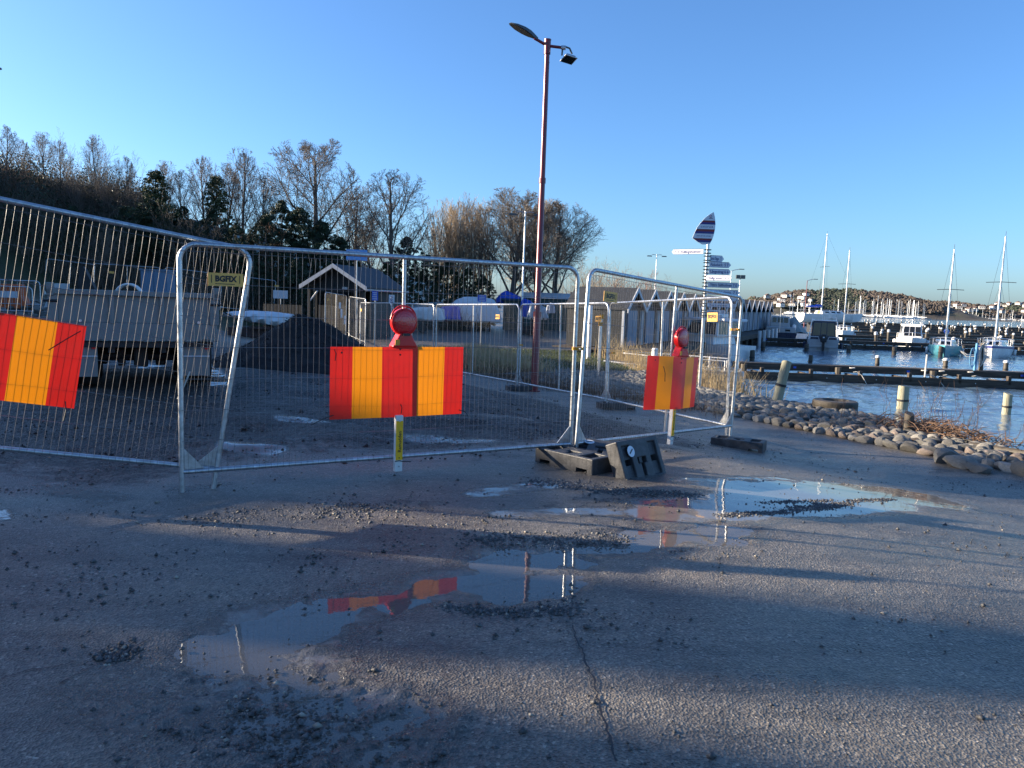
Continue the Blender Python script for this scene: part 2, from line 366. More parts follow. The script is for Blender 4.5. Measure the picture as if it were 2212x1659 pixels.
def groundmat():
    m, nt, b, L = newmat('wet_asphalt_and_soil')
    tc = N(nt, 'ShaderNodeTexCoord'); P = tc.outputs['Object']
    def noise(sc, det=5, ro=.55, w=None):
        n = N(nt, 'ShaderNodeTexNoise'); n.inputs['Scale'].default_value = sc; n.inputs['Detail'].default_value = det; n.inputs['Roughness'].default_value = ro; L.new(P, n.inputs[0]); return n.outputs[0]
    def attr(a):
        n = N(nt, 'ShaderNodeAttribute', attribute_name=a); return n.outputs['Fac']
    def math_(op, a, c=None, clamp=False):
        n = N(nt, 'ShaderNodeMath', operation=op, use_clamp=clamp)
        for i, q in enumerate((a, c)):
            if q is None: continue
            if isinstance(q, (int, float)): n.inputs[i].default_value = q
            else: L.new(q, n.inputs[i])
        return n.outputs[0]
    def mix(f, a, c):
        n = N(nt, 'ShaderNodeMix', data_type='RGBA'); L.new(f, n.inputs['Factor'])
        for k, q in (('A', a), ('B', c)):
            if isinstance(q, tuple): n.inputs[k].default_value = (*q, 1)
            else: L.new(q, n.inputs[k])
        return n.outputs['Result']
    def step(x, a, c):
        n = N(nt, 'ShaderNodeMapRange', interpolation_type='SMOOTHSTEP'); n.inputs['From Min'].default_value = a; n.inputs['From Max'].default_value = c; L.new(x, n.inputs[0]); return n.outputs[0]
    big = noise(.9, 6, .6); mid = noise(7, 6, .65); fine = noise(55, 4, .6)
    vo = N(nt, 'ShaderNodeTexVoronoi'); vo.inputs['Scale'].default_value = 88; L.new(P, vo.inputs[0])
    vo2 = N(nt, 'ShaderNodeTexVoronoi'); vo2.inputs['Scale'].default_value = 38; L.new(P, vo2.inputs[0])
    agg = ramp(nt, vo.outputs['Color'], [(.0, (.070, .066, .061)), (.5, (.152, .140, .124)), (.84, (.25, .228, .196)), (1, (.52, .47, .40))]).outputs[0]
    tint = ramp(nt, big, [(.28, (.50, .50, .52)), (.5, (.95, .94, .92)), (.72, (1.35, 1.28, 1.16))]).outputs[0]
    mm = N(nt, 'ShaderNodeMix', data_type='RGBA', blend_type='MULTIPLY'); mm.inputs['Factor'].default_value = 1; L.new(agg, mm.inputs['A']); L.new(tint, mm.inputs['B'])
    asphalt = mm.outputs['Result']
    mud = ramp(nt, mid, [(.3, (.080, .073, .064)), (.7, (.165, .148, .124))]).outputs[0]
    gcol = ramp(nt, vo2.outputs['Color'], [(0, (.020, .019, .018)), (.5, (.056, .051, .046)), (1, (.18, .16, .135))]).outputs[0]
    grass = ramp(nt, fine, [(.3, (.020, .030, .010)), (.6, (.050, .062, .020)), (.85, (.10, .09, .045))]).outputs[0]
    dirt = ramp(nt, fine, [(.3, (.030, .027, .020)), (.7, (.095, .080, .055))]).outputs[0]
    mpT = N(nt, 'ShaderNodeMapping'); mpT.inputs['Rotation'].default_value = (0, 0, -.25); mpT.inputs['Scale'].default_value = (.35, 2.2, 1); L.new(P, mpT.inputs[0])
    nT = N(nt, 'ShaderNodeTexNoise'); nT.inputs['Scale'].default_value = 1.3; nT.inputs['Detail'].default_value = 7; nT.inputs['Roughness'].default_value = .68; L.new(mpT.outputs[0], nT.inputs[0])
    trk = ramp(nt, nT.outputs[0], [(.36, (.55, .56, .58)), (.5, (1, 1, 1)), (.66, (1.18, 1.13, 1.05))]).outputs[0]
    mt_ = N(nt, 'ShaderNodeMix', data_type='RGBA', blend_type='MULTIPLY'); mt_.inputs['Factor'].default_value = .85; L.new(asphalt, mt_.inputs['A']); L.new(trk, mt_.inputs['B']); asphalt = mt_.outputs['Result']
    mudf = math_('MULTIPLY', step(math_('ADD', big, math_('MULTIPLY', mid, .5)), .72, .98), .55)
    col = mix(mudf, asphalt, mud)
    gm = step(math_('ADD', attr('gravel'), math_('MULTIPLY', math_('SUBTRACT', mid, .5), 1.3)), .36, .86)
    col = mix(gm, col, gcol)
    pale = step(math_('ADD', attr('pale'), math_('MULTIPLY', math_('SUBTRACT', mid, .5), .8)), .4, .7)
    col = mix(pale, col, ramp(nt, fine, [(.3, (.13, .115, .09)), (.7, (.30, .26, .20))]).outputs[0])
    col = mix(step(math_('ADD', attr('grass'), math_('MULTIPLY', math_('SUBTRACT', mid, .5), .7)), .4, .6), col, grass)
    col = mix(step(math_('ADD', attr('soil'), math_('MULTIPLY', math_('SUBTRACT', mid, .5), .7)), .4, .6), col, dirt)
    wetn = math_('ADD', attr('wet'), math_('ADD', math_('MULTIPLY', math_('SUBTRACT', noise(3.2, 7, .62), .5), .6), math_('MULTIPLY', math_('SUBTRACT', noise(19, 5, .7), .5), .55)))
    mpS = N(nt, 'ShaderNodeMapping'); mpS.inputs['Rotation'].default_value = (0, 0, .35); mpS.inputs['Scale'].default_value = (.55, 2.6, 1); L.new(P, mpS.inputs[0])
    nS = N(nt, 'ShaderNodeTexNoise'); nS.inputs['Scale'].default_value = 1.6; nS.inputs['Detail'].default_value = 6; L.new(mpS.outputs[0], nS.inputs[0])
    wetn = math_('ADD', wetn, math_('MULTIPLY', math_('SUBTRACT', nS.outputs[0], .5), .65))
    film = step(wetn, .46, .80)                        # standing film of water
    damp = step(wetn, .10, .55)
    dk = N(nt, 'ShaderNodeMix', data_type='RGBA', blend_type='MULTIPLY'); dk.inputs['B'].default_value = (.62, .62, .63, 1); L.new(damp, dk.inputs['Factor']); L.new(col, dk.inputs['A'])
    silt = mix(math_('MULTIPLY', film, .7), dk.outputs['Result'], (.21, .195, .175)); L.new(silt, b.inputs['Base Color'])
    inv = math_('SUBTRACT', 1.0, film)
    ro = math_('ADD', math_('MULTIPLY', fine, .25), .31)
    ro = math_('ADD', ro, math_('MULTIPLY', gm, .20))
    ro = math_('SUBTRACT', ro, math_('MULTIPLY', damp, .17))
    sp_ = math_('SUBTRACT', .5, math_('MULTIPLY', math_('MULTIPLY', gm, math_('SUBTRACT', 1.0, film)), .16)); L.new(sp_, b.inputs['Specular IOR Level'])
    ro = math_('ADD', math_('MULTIPLY', ro, inv), math_('MULTIPLY', film, .05)); L.new(ro, b.inputs['Roughness'])
    b.inputs['IOR'].default_value = 1.45
    hgt = math_('ADD', math_('MULTIPLY', vo.outputs['Distance'], .55), math_('ADD', math_('MULTIPLY', fine, .5), math_('MULTIPLY', mid, .8)))
    hgt = math_('ADD', hgt, math_('MULTIPLY', math_('MULTIPLY', vo2.outputs['Distance'], gm), -1.6))
    hgt = math_('MULTIPLY', hgt, inv)
    bp = N(nt, 'ShaderNodeBump'); bp.inputs['Strength'].default_value = .95; bp.inputs['Distance'].default_value = .011
    L.new(hgt, bp.inputs['Height']); L.new(bp.outputs[0], b.inputs['Normal'])
    return m
M['ground'] = groundmat()

def watermat(name, deep, rough, bumps):
    m, nt, b, L = newmat(name)
    b.inputs['Base Color'].default_value = (*deep, 1); b.inputs['Roughness'].default_value = rough; b.inputs['IOR'].default_value = 1.33
    b.inputs['Specular IOR Level'].default_value = .5
    tc = N(nt, 'ShaderNodeTexCoord'); last = None
    for sc, st, dist, stretch in bumps:
        mp = N(nt, 'ShaderNodeMapping'); mp.inputs['Scale'].default_value = stretch; L.new(tc.outputs['Object'], mp.inputs[0])
        n = N(nt, 'ShaderNodeTexNoise'); n.inputs['Scale'].default_value = sc; n.inputs['Detail'].default_value = 3; L.new(mp.outputs[0], n.inputs[0])
        bp = N(nt, 'ShaderNodeBump'); bp.inputs['Strength'].default_value = st; bp.inputs['Distance'].default_value = dist
        L.new(n.outputs[0], bp.inputs['Height'])
        if last: L.new(last, bp.inputs['Normal'])
        last = bp.outputs[0]
    if last: L.new(last, b.inputs['Normal'])
    return m
M['sea'] = watermat('harbour_water', (.085, .135, .19), .06, [(2.6, .38, .08, (.8, 1.7, 1)), (9.0, .45, .022, (.8, 1.6, 1))])
def puddlemat():
    m, nt, b, L = newmat('muddy_puddle_water')
    out = nt.nodes['Material Output']; tr_ = N(nt, 'ShaderNodeBsdfTransparent'); tr_.inputs[0].default_value = (.62, .60, .56, 1)
    df = N(nt, 'ShaderNodeBsdfDiffuse'); df.inputs[0].default_value = (.26, .235, .205, 1); gl = N(nt, 'ShaderNodeBsdfGlossy'); gl.inputs['Roughness'].default_value = .015
    tc = N(nt, 'ShaderNodeTexCoord'); n = N(nt, 'ShaderNodeTexNoise'); n.inputs['Scale'].default_value = 16; L.new(tc.outputs['Object'], n.inputs[0])
    bp = N(nt, 'ShaderNodeBump'); bp.inputs['Strength'].default_value = .12; bp.inputs['Distance'].default_value = .002; L.new(n.outputs[0], bp.inputs['Height']); L.new(bp.outputs[0], gl.inputs['Normal'])
    fr = N(nt, 'ShaderNodeFresnel'); fr.inputs[0].default_value = 1.52; m1 = N(nt, 'ShaderNodeMixShader'); m1.inputs[0].default_value = .5; L.new(tr_.outputs[0], m1.inputs[1]); L.new(df.outputs[0], m1.inputs[2])
    m2 = N(nt, 'ShaderNodeMixShader'); L.new(fr.outputs[0], m2.inputs[0]); L.new(m1.outputs[0], m2.inputs[1]); L.new(gl.outputs[0], m2.inputs[2]); L.new(m2.outputs[0], out.inputs[0]); nt.nodes.remove(b)
    return m
M['puddle'] = puddlemat()
# ================================================================== SETTING
# ------------------------------------------------------------------ ground sheet
def capsule(x, y, a, b):
    e = b - a; L2 = max(e.dot(e), 1e-9); t = np.clip(((x - a.x) * e.x + (y - a.y) * e.y) / L2, 0, 1)
    return np.hypot(x - a.x - t * e.x, y - a.y - t * e.y)
def P2(px, py, z=0.0): p = onz(px, py, z); return Vector((p.x, p.y))
HOLES = [((545, 1385), (640, 1345), .24, .95), ((640, 1345), (715, 1325), .17, 1), ((590, 1440), (650, 1470), .17, .75), ((570, 1530), (790, 1570), .24, .55),
         ((720, 1312), (950, 1268), .13, .9), ((950, 1264), (1040, 1258), .11, .8), ((1060, 1262), (1180, 1252), .21, 1), ((1080, 1215), (1190, 1205), .22, 1),
         ((1190, 1192), (1390, 1182), .11, .8), ((1390, 1165), (1560, 1148), .20, .9)]
HOLES = [(P2(*a), P2(*b), r, k) for a, b, r, k in HOLES]
PIT = P2(248, 1412)
WETS = [((1560, 1142), (1880, 1100), .80, -.2, 1.0), ((1420, 1135), (1600, 1122), .50, -.1, .95), ((1640, 1110), (1960, 1078), 1.0, -.25, 1.0), ((1420, 1120), (1640, 1110), .5, -.1, .8), ((1500, 1080), (1700, 1060), .4, -.2, .8), ((1040, 1065), (1200, 1045), .30, 0, .75), ((1090, 1110), (1330, 1105), .25, 0, .75), ((1900, 1250), (2300, 1190), .55, -.2, .45),
        ((500, 965), (590, 970), .25, 0, 1.0), ((620, 905), (740, 910), .35, 0, .8), ((900, 940), (1040, 950), .35, 0, .7), ((1010, 900), (1130, 915), .3, -.1, .6), ((430, 790), (470, 830), .5, 0, .9),
        ((270, 770), (330, 795), .5, 0, .9), ((120, 1050), (240, 1080), .3, 0, .6), ((0, 1105), (6, 1120), .12, 0, .8), ((560, 1480), (780, 1600), .55, 0, .62), ((250, 1450), (400, 1600), .5, 0, .45),
        ((1700, 985), (2000, 1010), .6, -.3, .35), ((380, 1060), (480, 1045), .2, 0, .5)]
WETS = [(P2(*a, z), P2(*b, z), r, k) for a, b, r, z, k in WETS]
GRAV = [(P2(480, 1120), P2(900, 1090), .45, .75), (P2(700, 1200), P2(960, 1180), .4, .5), (P2(1000, 1130), P2(1300, 1080), .4, .7), (P2(1150, 1050), P2(1500, 1075), .25, .9),
        (P2(1560, 1165, -.2), P2(1830, 1120, -.25), .10, 1.0), (P2(1640, 1140, -.2), P2(1920, 1085, -.25), .12, .6), (P2(0, 1260), P2(420, 1330), .5, .45), (P2(1240, 1330), P2(1290, 1360), .25, .6), (P2(250, 1600), P2(600, 1640), .4, .5), (P2(960, 1310), P2(1240, 1320), .10, .7)]
def lines(spec):
    out = []
    for a, b, s in spec: out.append(np.arange(a, b, s))
    return np.concatenate(out)
def behind_fence(x, y):
    a = np.array((-2.62, 6.2)); b = np.array((.6, 8.05)); e = (b - a) / np.linalg.norm(b - a)
    return -(e[1] * (x - a[0]) - e[0] * (y - a[1]))
def ground_masks(x, y):
    sd = edge_sd(x, y); bf = behind_fence(x, y)
    # line of the inner fence, parallel with the shore
    pl = (x - 3.1) * .92 + (y - 11.0) * .39
    g = .88 * ss(-.5, 1.9, bf + (vn(x * .9 + 4, y * .9 + 4) - .5) * 1.9 + (vn2(x * 3.1, y * 3.1) - .5) * .8) * (1 - ss(-1.2, -.2, pl)) * (1 - ss(24, 30, y))
    wet = np.maximum(.24, .42 * g)                      # trodden, rain-soaked yard
    for a, b, r, k in GRAV: g = np.maximum(g, .72 * k * ss(r * 1.3, r * .1, capsule(x, y, a, b)))
    for a, b, r, k in WETS: wet = np.maximum(wet, k * ss(r, r * .3, capsule(x, y, a, b)))
    for a, b, r, k in HOLES: wet = np.maximum(wet, .62 * ss(r + .34, r, capsule(x, y, a, b)))
    d = shore_d(x, y)
    soil = ss(-.05, .12, sd) * ss(4.8, 3.9, d) * (y < 21) * (x > -3)
    soil = np.maximum(soil, ss(0.2, 1.0, pl) * ss(17, 18.5, y) * ss(27, 24, y) * .9 * ss(0, 1, d))
    grass = ss(.3, 1.5, pl) * ss(23.5, 26, y) * ss(37, 33, y) * (x < 6)
    grass = np.maximum(grass, ss(-9.5, -13, x) * ss(33, 36, y))
    grass = np.maximum(grass, ss(-19, -21, x) * ss(15, 19, y))
    grass = np.maximum(grass, ss(.1, .5, hill(x, y)))
    pale = ss(-1, -4, x + 3) * ss(22, 24, y) * ss(34, 32, y) * ss(-13.5, -11, x)
    return g, wet, soil, grass, pale
xs = np.concatenate([-np.geomspace(420, 62, 24), lines([(-60, -8, 1.0), (-8, 9, .03), (9, 30, .5)]), np.geomspace(30, 170, 20)])
ys = np.concatenate([lines([(-60, 1.5, 3.0), (1.5, 11.5, .03), (11.5, 20, .1), (20, 70, .8)]), np.geomspace(70, 520, 26)])
X, Y = np.meshgrid(xs, ys); X = X.ravel(); Y = Y.ravel()
Z = terrain(X, Y)
near = ss(-8, -7, X) * ss(9, 8, X) * ss(1.5, 2.0, Y) * ss(20, 18, Y)
wob = (vn(X * 5.5 + 9, Y * 5.5 + 9) - .5) * .20 + (vn2(X * 17, Y * 17) - .5) * .09
dep = np.zeros_like(Z)
for a, b, r, k in HOLES: dep = np.maximum(dep, k * ss(r + .10, r - .10, capsule(X, Y, a, b) + wob))
WM = np.zeros_like(X)
for a, b, r, k in WETS: WM = np.maximum(WM, k * ss(r, r * .3, capsule(X, Y, a, b)))
Z = Z + near * ((vn(X * 1.7, Y * 1.7) - .42) * .006 * (1 - dep) + ((vn3(X * 14, Y * 14) - .5) * .005 + (vn2(X * 31, Y * 31) - .5) * .0035) * (1 - .85 * ss(.4, .7, WM)) - dep * .024)
bmask = ss(.75, .3, capsule(X, Y, P2(560, 1500), P2(800, 1610)))
Z = Z + near * bmask * (np.clip(vn3(X * 19 + 5, Y * 19) - .52, 0, 1) * .045 + np.clip(vn2(X * 43, Y * 43) - .5, 0, 1) * .022 - .002)
Z = Z - near * .008 * ss(.16, .05, np.hypot((X - PIT.x) * .8, Y - PIT.y) + (vn2(X * 17, Y * 17) - .5) * .12)
# rutted, uneven surface of the building site
bfm = ss(.5, 1.5, behind_fence(X, Y)) * (1 - ss(-2.0, -.8, (X - 3.1) * .92 + (Y - 11) * .39)) * ss(26, 22, Y)
Z = Z + bfm * ((vn(X * .9 + 3, Y * 1.6 + 8) - .55) * .13 + (vn2(X * 4, Y * 7) - .5) * .035)
nx, ny = len(xs), len(ys)
idx = np.arange(nx * ny).reshape(ny, nx)
Fq = np.stack([idx[:-1, :-1], idx[:-1, 1:], idx[1:, 1:], idx[1:, :-1]], -1).reshape(-1, 4)
g, wet, soil, grass, pale = ground_masks(X, Y)
struct(link('ground', np_mesh('ground', np.stack([X, Y, Z], 1), Fq, M['ground'], True, dict(gravel=g, wet=wet, soil=soil, grass=grass, pale=pale))))

# puddles: level water standing in the hollows
def sheet(name, poly, z, mat):
    me = bpy.data.meshes.new(name); me.from_pydata([(x, y, z) for x, y in poly], [], [tuple(range(len(poly)))]); me.materials.append(mat); me.update()
    if me.polygons[0].normal.z < 0: me.flip_normals()
    return link(name, me)
struct(sheet('puddle', [(-2.6, 2.0), (.5, 2.0), (.5, 3.75), (-.42, 3.75), (-.42, 4.75), (-2.6, 4.75)], -.0105, M['puddle']))
struct(sheet('puddle', [(-.42, 3.85), (1.85, 3.85), (1.85, 6.1), (-.42, 6.1)], -.0125, M['puddle']))

# crack in the asphalt
def ribbon(pts, w, z=.004):
    mb = MB(); L = []; Rr = []
    for i, p in enumerate(pts):
        q = pts[min(i + 1, len(pts) - 1)]; o = pts[max(i - 1, 0)]
        t = Vector((q.x - o.x, q.y - o.y)).normalized(); nn = Vector((-t.y, t.x)) * w * (.4 + rnd.random())
        zz = tz(p.x, p.y) + z
        L.append((p.x + nn.x, p.y + nn.y, zz)); Rr.append((p.x - nn.x, p.y - nn.y, zz))
    n = len(pts); mb.add(L + Rr, [(i, i + 1, n + i + 1, n + i) for i in range(n - 1)]); return mb
ck = [(1238, 1352), (1246, 1385), (1262, 1410), (1268, 1440), (1280, 1462), (1288, 1500), (1300, 1535), (1312, 1580), (1322, 1610), (1338, 1659)]
cp = []
for (a, b) in zip(ck[:-1], ck[1:]):
    for t in np.linspace(0, 1, 5)[:-1]:
        p = P2(a[0] + (b[0] - a[0]) * t, a[1] + (b[1] - a[1]) * t); cp.append(Vector((p.x + rnd.uniform(-.008, .008), p.y)))
struct(ribbon(cp, .0045, .006).build('asphalt_crack', M['black']))
for ck in ([(128, 1480), (170, 1455), (222, 1432), (262, 1412), (300, 1395), (335, 1372)], [(0, 1470), (60, 1448), (120, 1440), (180, 1428)]):
    cp = []
    for (a, b) in zip(ck[:-1], ck[1:]):
        for t in np.linspace(0, 1, 6)[:-1]:
            p = P2(a[0] + (b[0] - a[0]) * t, a[1] + (b[1] - a[1]) * t); cp.append(Vector((p.x, p.y + rnd.uniform(-.012, .012))))
    struct(ribbon(cp, .0035, .006).build('asphalt_crack', M['black']))

# ------------------------------------------------------------------ harbour water
wx = np.concatenate([[-900, -300, -100, -30], lines([(0, 14, .5), (14, 42, .22)]), lines([(42, 80, 1.0)]), np.geomspace(80, 4000, 24)])
wx = np.concatenate([[-900, -300, -100, -30], lines([(0, 4, .5), (4, 32, .16), (32, 60, .5)]), np.geomspace(60, 4000, 26)])
wy = np.concatenate([[-200, -60, -20], lines([(-4, 10, .5), (10, 50, .16), (50, 90, .5)]), np.geomspace(90, 5000, 30)])
X, Y = np.meshgrid(wx, wy); X = X.ravel(); Y = Y.ravel(); Z = np.zeros_like(X)
for i in range(40):
    wl_ = nr.uniform(.38, 1.5); an = nr.normal(-.4, .8); k = 2 * math.pi / wl_
    Z += math.sqrt(wl_) * 0.0032 * np.sin(k * (X * math.sin(an) + Y * math.cos(an)) + nr.uniform(0, 6.28))
Z *= ss(95, 40, Y) * ss(70, 30, X) * (.55 + .9 * vn(X * .12, Y * .12))
nx, ny = len(wx), len(wy); idx = np.arange(nx * ny).reshape(ny, nx)
Fq = np.stack([idx[:-1, :-1], idx[:-1, 1:], idx[1:, 1:], idx[1:, :-1]], -1).reshape(-1, 4)
struct(link('harbour_water', np_mesh('harbour_water', np.stack([X, Y, Z + WATER], 1), Fq, M['sea'], True)))

# ------------------------------------------------------------------ loose gravel
def pebbles(name, P, S, mat):
    P = np.asarray(P); n = len(P); base = np.array([(1, 0, 0), (-1, 0, 0), (0, 1, 0), (0, -1, 0), (0, 0, 1), (0, 0, -.5)], float)
    ft = np.array([(0, 2, 4), (2, 1, 4), (1, 3, 4), (3, 0, 4), (2, 0, 5), (1, 2, 5), (3, 1, 5), (0, 3, 5)])
    V = base[None] * (S[:, None, None] * nr.uniform(.55, 1.25, (n, 6, 1)))
    V[:, :, 2] *= .75
    a = nr.uniform(0, 6.28, n); c, s_ = np.cos(a)[:, None], np.sin(a)[:, None]
    x = V[:, :, 0] * c - V[:, :, 1] * s_; y = V[:, :, 0] * s_ + V[:, :, 1] * c
    V = np.stack([x, y, V[:, :, 2]], -1) + P[:, None]
    Fa = (np.arange(n) * 6)[:, None, None] + ft[None]
    return link(name, np_mesh(name, V.reshape(-1, 3), Fa.reshape(-1, 3), mat))
px = nr.uniform(-6, 8.5, 420000); py = nr.uniform(1.9, 15, 420000)
gm = ground_masks(px, py)
cl = vn(px * 3 + 7, py * 3 + 2)
dens = (.008 + .07 * ss(.62, .85, cl) + .30 * gm[0] * ss(.35, .7, cl)) * ss(15, 7, py) ** .3
hp = np.zeros_like(px)
for a, b, r, k in HOLES: hp = np.maximum(hp, ss(r - .02, r - .12, capsule(px, py, a, b)))
dens *= (1 - .93 * hp)
dens = np.where(edge_sd(px, py) > -.1, 0, dens)
keep = nr.random(len(px)) < dens
px, py = px[keep], py[keep]
sz = np.clip(nr.lognormal(math.log(.0068), .5, len(px)), .0025, .022)
pz = terrain(px, py) + sz * .2
# ridges of grit washed together at the water edges
RIDGE = [((1555, 1166), (1700, 1150), .05, 900, -.2), ((1700, 1150), (1830, 1120), .07, 1100, -.22), ((1830, 1120), (1930, 1098), .05, 400, -.25), ((1640, 1128), (1800, 1108), .05, 350, -.2), ((1280, 1072), (1500, 1078), .10, 900, -.05), ((1150, 1040), (1300, 1050), .14, 700, 0),
         ((960, 1312), (1100, 1326), .05, 350, 0), ((1100, 1326), (1245, 1312), .06, 350, 0), ((235, 1418), (268, 1405), .07, 260, 0), ((470, 1120), (900, 1095), .22, 900, 0), ((420, 1560), (820, 1600), .35, 700, 0), ((1000, 1165), (1330, 1165), .16, 800, 0)]
rx_, ry_ = [], []
for a, b, r, n_, z_ in RIDGE:
    a, b = P2(*a, z_), P2(*b, z_); t_ = nr.random(n_); rx_.append(a.x + (b.x - a.x) * t_ + nr.normal(0, r * .6, n_)); ry_.append(a.y + (b.y - a.y) * t_ + nr.normal(0, r * .6, n_))
rx_, ry_ = np.concatenate(rx_), np.concatenate(ry_); px = np.concatenate([px, rx_]); py = np.concatenate([py, ry_]); sz = np.concatenate([sz, np.clip(nr.lognormal(math.log(.0085), .45, len(rx_)), .003, .022)]); pz = np.concatenate([pz, terrain(rx_, ry_)])
lt = nr.random(len(px)) < .07
stuff(pebbles('loose_gravel', np.stack([px, py, pz], 1)[~lt], sz[~lt], M['pebble']), 'dark loose gravel scattered over the wet asphalt', 'gravel')
stuff(pebbles('pale_gravel', np.stack([px, py, pz], 1)[lt], sz[lt], M['pebblelight']), 'pale pebbles scattered among the dark gravel', 'gravel')

# ------------------------------------------------------------------ trees
def grow(rng, spec, H, env=None):
    """spec per level: children, start, angle, length ratio, wobble, lift; returns segments (p0 p1 r0 r1 level)"""
    segs = []
    def branch(p, d, L, r, lev):
        n = 5 if lev == 0 else (4 if lev == 1 else 3)
        if env and lev == 1:                            # limbs stop at the crown outline
            for _ in range(14):
                q = p + (d + Vector((0, 0, .12))).normalized() * L
                if (q.x ** 2 + q.y ** 2) / (env[1] * .93) ** 2 + ((q.z - env[0]) / (env[2] * .93)) ** 2 < 1: break
                L *= .9
        sp = spec[lev]; pts = [p]; dirs = [d]; rr = [r]
        for i in range(n):
            d = (d + Vector((rng.gauss(0, sp['wob']), rng.gauss(0, sp['wob']), rng.gauss(0, sp['wob']) + sp['lift']))).normalized()
            q = p + d * (L / n); r2 = r * (1 - (1 - sp.get('tip', .35)) * (i + 1) / n)
            segs.append((*p, *q, rr[-1], r2, lev)); p = q; pts.append(p); dirs.append(d); rr.append(r2)
        if lev + 1 >= len(spec): return
        nc = spec[lev]['n']; nc = max(1, int(round(nc * rng.uniform(.8, 1.2))))
        az0 = rng.uniform(0, 6.28)
        for k in range(nc):
            t = sp['t0'] + (1 - sp['t0']) * ((k + rng.random()) / nc); f = t * n; i = min(n - 1, int(f)); fr = f - i
            b = pts[i].lerp(pts[i + 1], fr); dd = dirs[i + 1]; az = az0 + 2.399 * k + rng.uniform(-.4, .4)
            u = dd.cross(Vector((.3, .2, 1))).normalized(); w = dd.cross(u)
            an = sp['ang'] * rng.uniform(.7, 1.25)
            nd = (dd * math.cos(an) + (u * math.cos(az) + w * math.sin(az)) * math.sin(an)).normalized()
            ln = L * sp['ratio'] * rng.uniform(.7, 1.15) * (1.1 - sp.get('fall', .5) * (t - sp['t0']) / (1.001 - sp['t0']))
            rb = (rr[i] + (rr[i + 1] - rr[i]) * fr) * sp.get('rk', .55)
            branch(b, nd, ln, rb, lev + 1)
    return segs, branch
def tree_mesh(name, seed, kind):
    rng = random.Random(seed); H = 10.0
    if kind == 'oak':
        spec = [dict(n=16, t0=.20, ang=.80, ratio=.60, wob=.05, lift=.06, fall=.42, rk=.40, tip=.2), dict(n=11, t0=.18, ang=.66, ratio=.50, wob=.10, lift=.07, rk=.5, tip=.2),
                dict(n=9, t0=.15, ang=.62, ratio=.52, wob=.11, lift=.05, rk=.55), dict(n=5, t0=.15, ang=.66, ratio=.55, wob=.13, lift=.05, rk=.6), dict(n=0, t0=0, ang=0, ratio=0, wob=.16, lift=.02)]
        stems = [(Vector((0, 0, 0)), Vector((0, 0, 1)), 8.8, .26)]; env = (5.9, 3.8, 4.3)
    elif kind == 'ash':
        spec = [dict(n=15, t0=.20, ang=.62, ratio=.50, wob=.04, lift=.06, fall=.4, rk=.42, tip=.2), dict(n=9, t0=.2, ang=.6, ratio=.46, wob=.09, lift=.07, rk=.5),
                dict(n=7, t0=.2, ang=.65, ratio=.5, wob=.12, lift=.04, rk=.55), dict(n=5, t0=.2, ang=.7, ratio=.5, wob=.14, lift=.03, rk=.6), dict(n=0, t0=0, ang=0, ratio=0, wob=.16, lift=.03)]
        stems = [(Vector((0, 0, 0)), Vector((.03, 0, 1)), 9.4, .2)]; env = (5.8, 2.8, 4.4)
    elif kind == 'coppice':
        spec = [dict(n=10, t0=.25, ang=.32, ratio=.42, wob=.04, lift=.05, fall=.4, rk=.5, tip=.2), dict(n=8, t0=.15, ang=.38, ratio=.45, wob=.08, lift=.12, rk=.55),
                dict(n=5, t0=.15, ang=.42, ratio=.5, wob=.12, lift=.12, rk=.6), dict(n=0, t0=0, ang=0, ratio=0, wob=.15, lift=.1)]
        env = (6.0, 2.3, 4.6)
        stems = [(Vector((rng.uniform(-.5, .5), rng.uniform(-.5, .5), 0)), Vector((rng.uniform(-.22, .22), rng.uniform(-.22, .22), 1)).normalized(), rng.uniform(7, 9.4), rng.uniform(.06, .10)) for _ in range(7)]
    else:                                             # shrub
        spec = [dict(n=8, t0=.2, ang=.5, ratio=.48, wob=.08, lift=.03, fall=.4, rk=.55, tip=.25), dict(n=6, t0=.15, ang=.55, ratio=.5, wob=.12, lift=.06, rk=.55),
                dict(n=4, t0=.15, ang=.6, ratio=.5, wob=.16, lift=.05, rk=.6), dict(n=0, t0=0, ang=0, ratio=0, wob=.2, lift=.05)]
        env = None
        stems = [(Vector((rng.uniform(-.4, .4), rng.uniform(-.4, .4), 0)), Vector((rng.uniform(-.6, .6), rng.uniform(-.6, .6), 1)).normalized(), rng.uniform(5.5, 9), rng.uniform(.05, .09)) for _ in range(8)]
    segs, br = grow(rng, spec, H, env)
    for s in stems: br(*s, 0)
    S = np.array(segs); S[:, 6:8] = np.maximum(S[:, 6:8], .0072)
    if env:                                            # crown keeps to a rounded, slightly uneven outline
        c_, rx, rz = env; an_ = np.arctan2(S[:, 4], S[:, 3]); un = 1 + .10 * np.sin(3 * an_ + seed) + .07 * np.sin(7 * an_ + 2 * S[:, 5])
        keep_ = (((S[:, 3] ** 2 + S[:, 4] ** 2) / (rx * un) ** 2 + ((S[:, 5] - c_) / rz) ** 2) < 1) | (S[:, 8] <= 1); S = S[keep_]
    zmax = S[:, 5].max(); S[:, :6] *= 10.0 / zmax
    thick = S[:, 8] <= (1 if kind in ('oak', 'ash') else 0)
    return seg_mesh(name + '_trunk', S[thick], M['bark'], 6), S[~thick]
TREES = {}
for kind, seeds, tw in (('oak', (1, 2), 'twig'), ('ash', (3, 4), 'twig'), ('coppice', (5, 6), 'twiglight'), ('shrub', (7, 8, 9), 'twig')):
    for sd_ in seeds:
        tm, S = tree_mesh(kind, sd_, kind)
        TREES[(kind, sd_)] = (tm, seg_mesh(kind + '_crown', S, M[tw], 3))
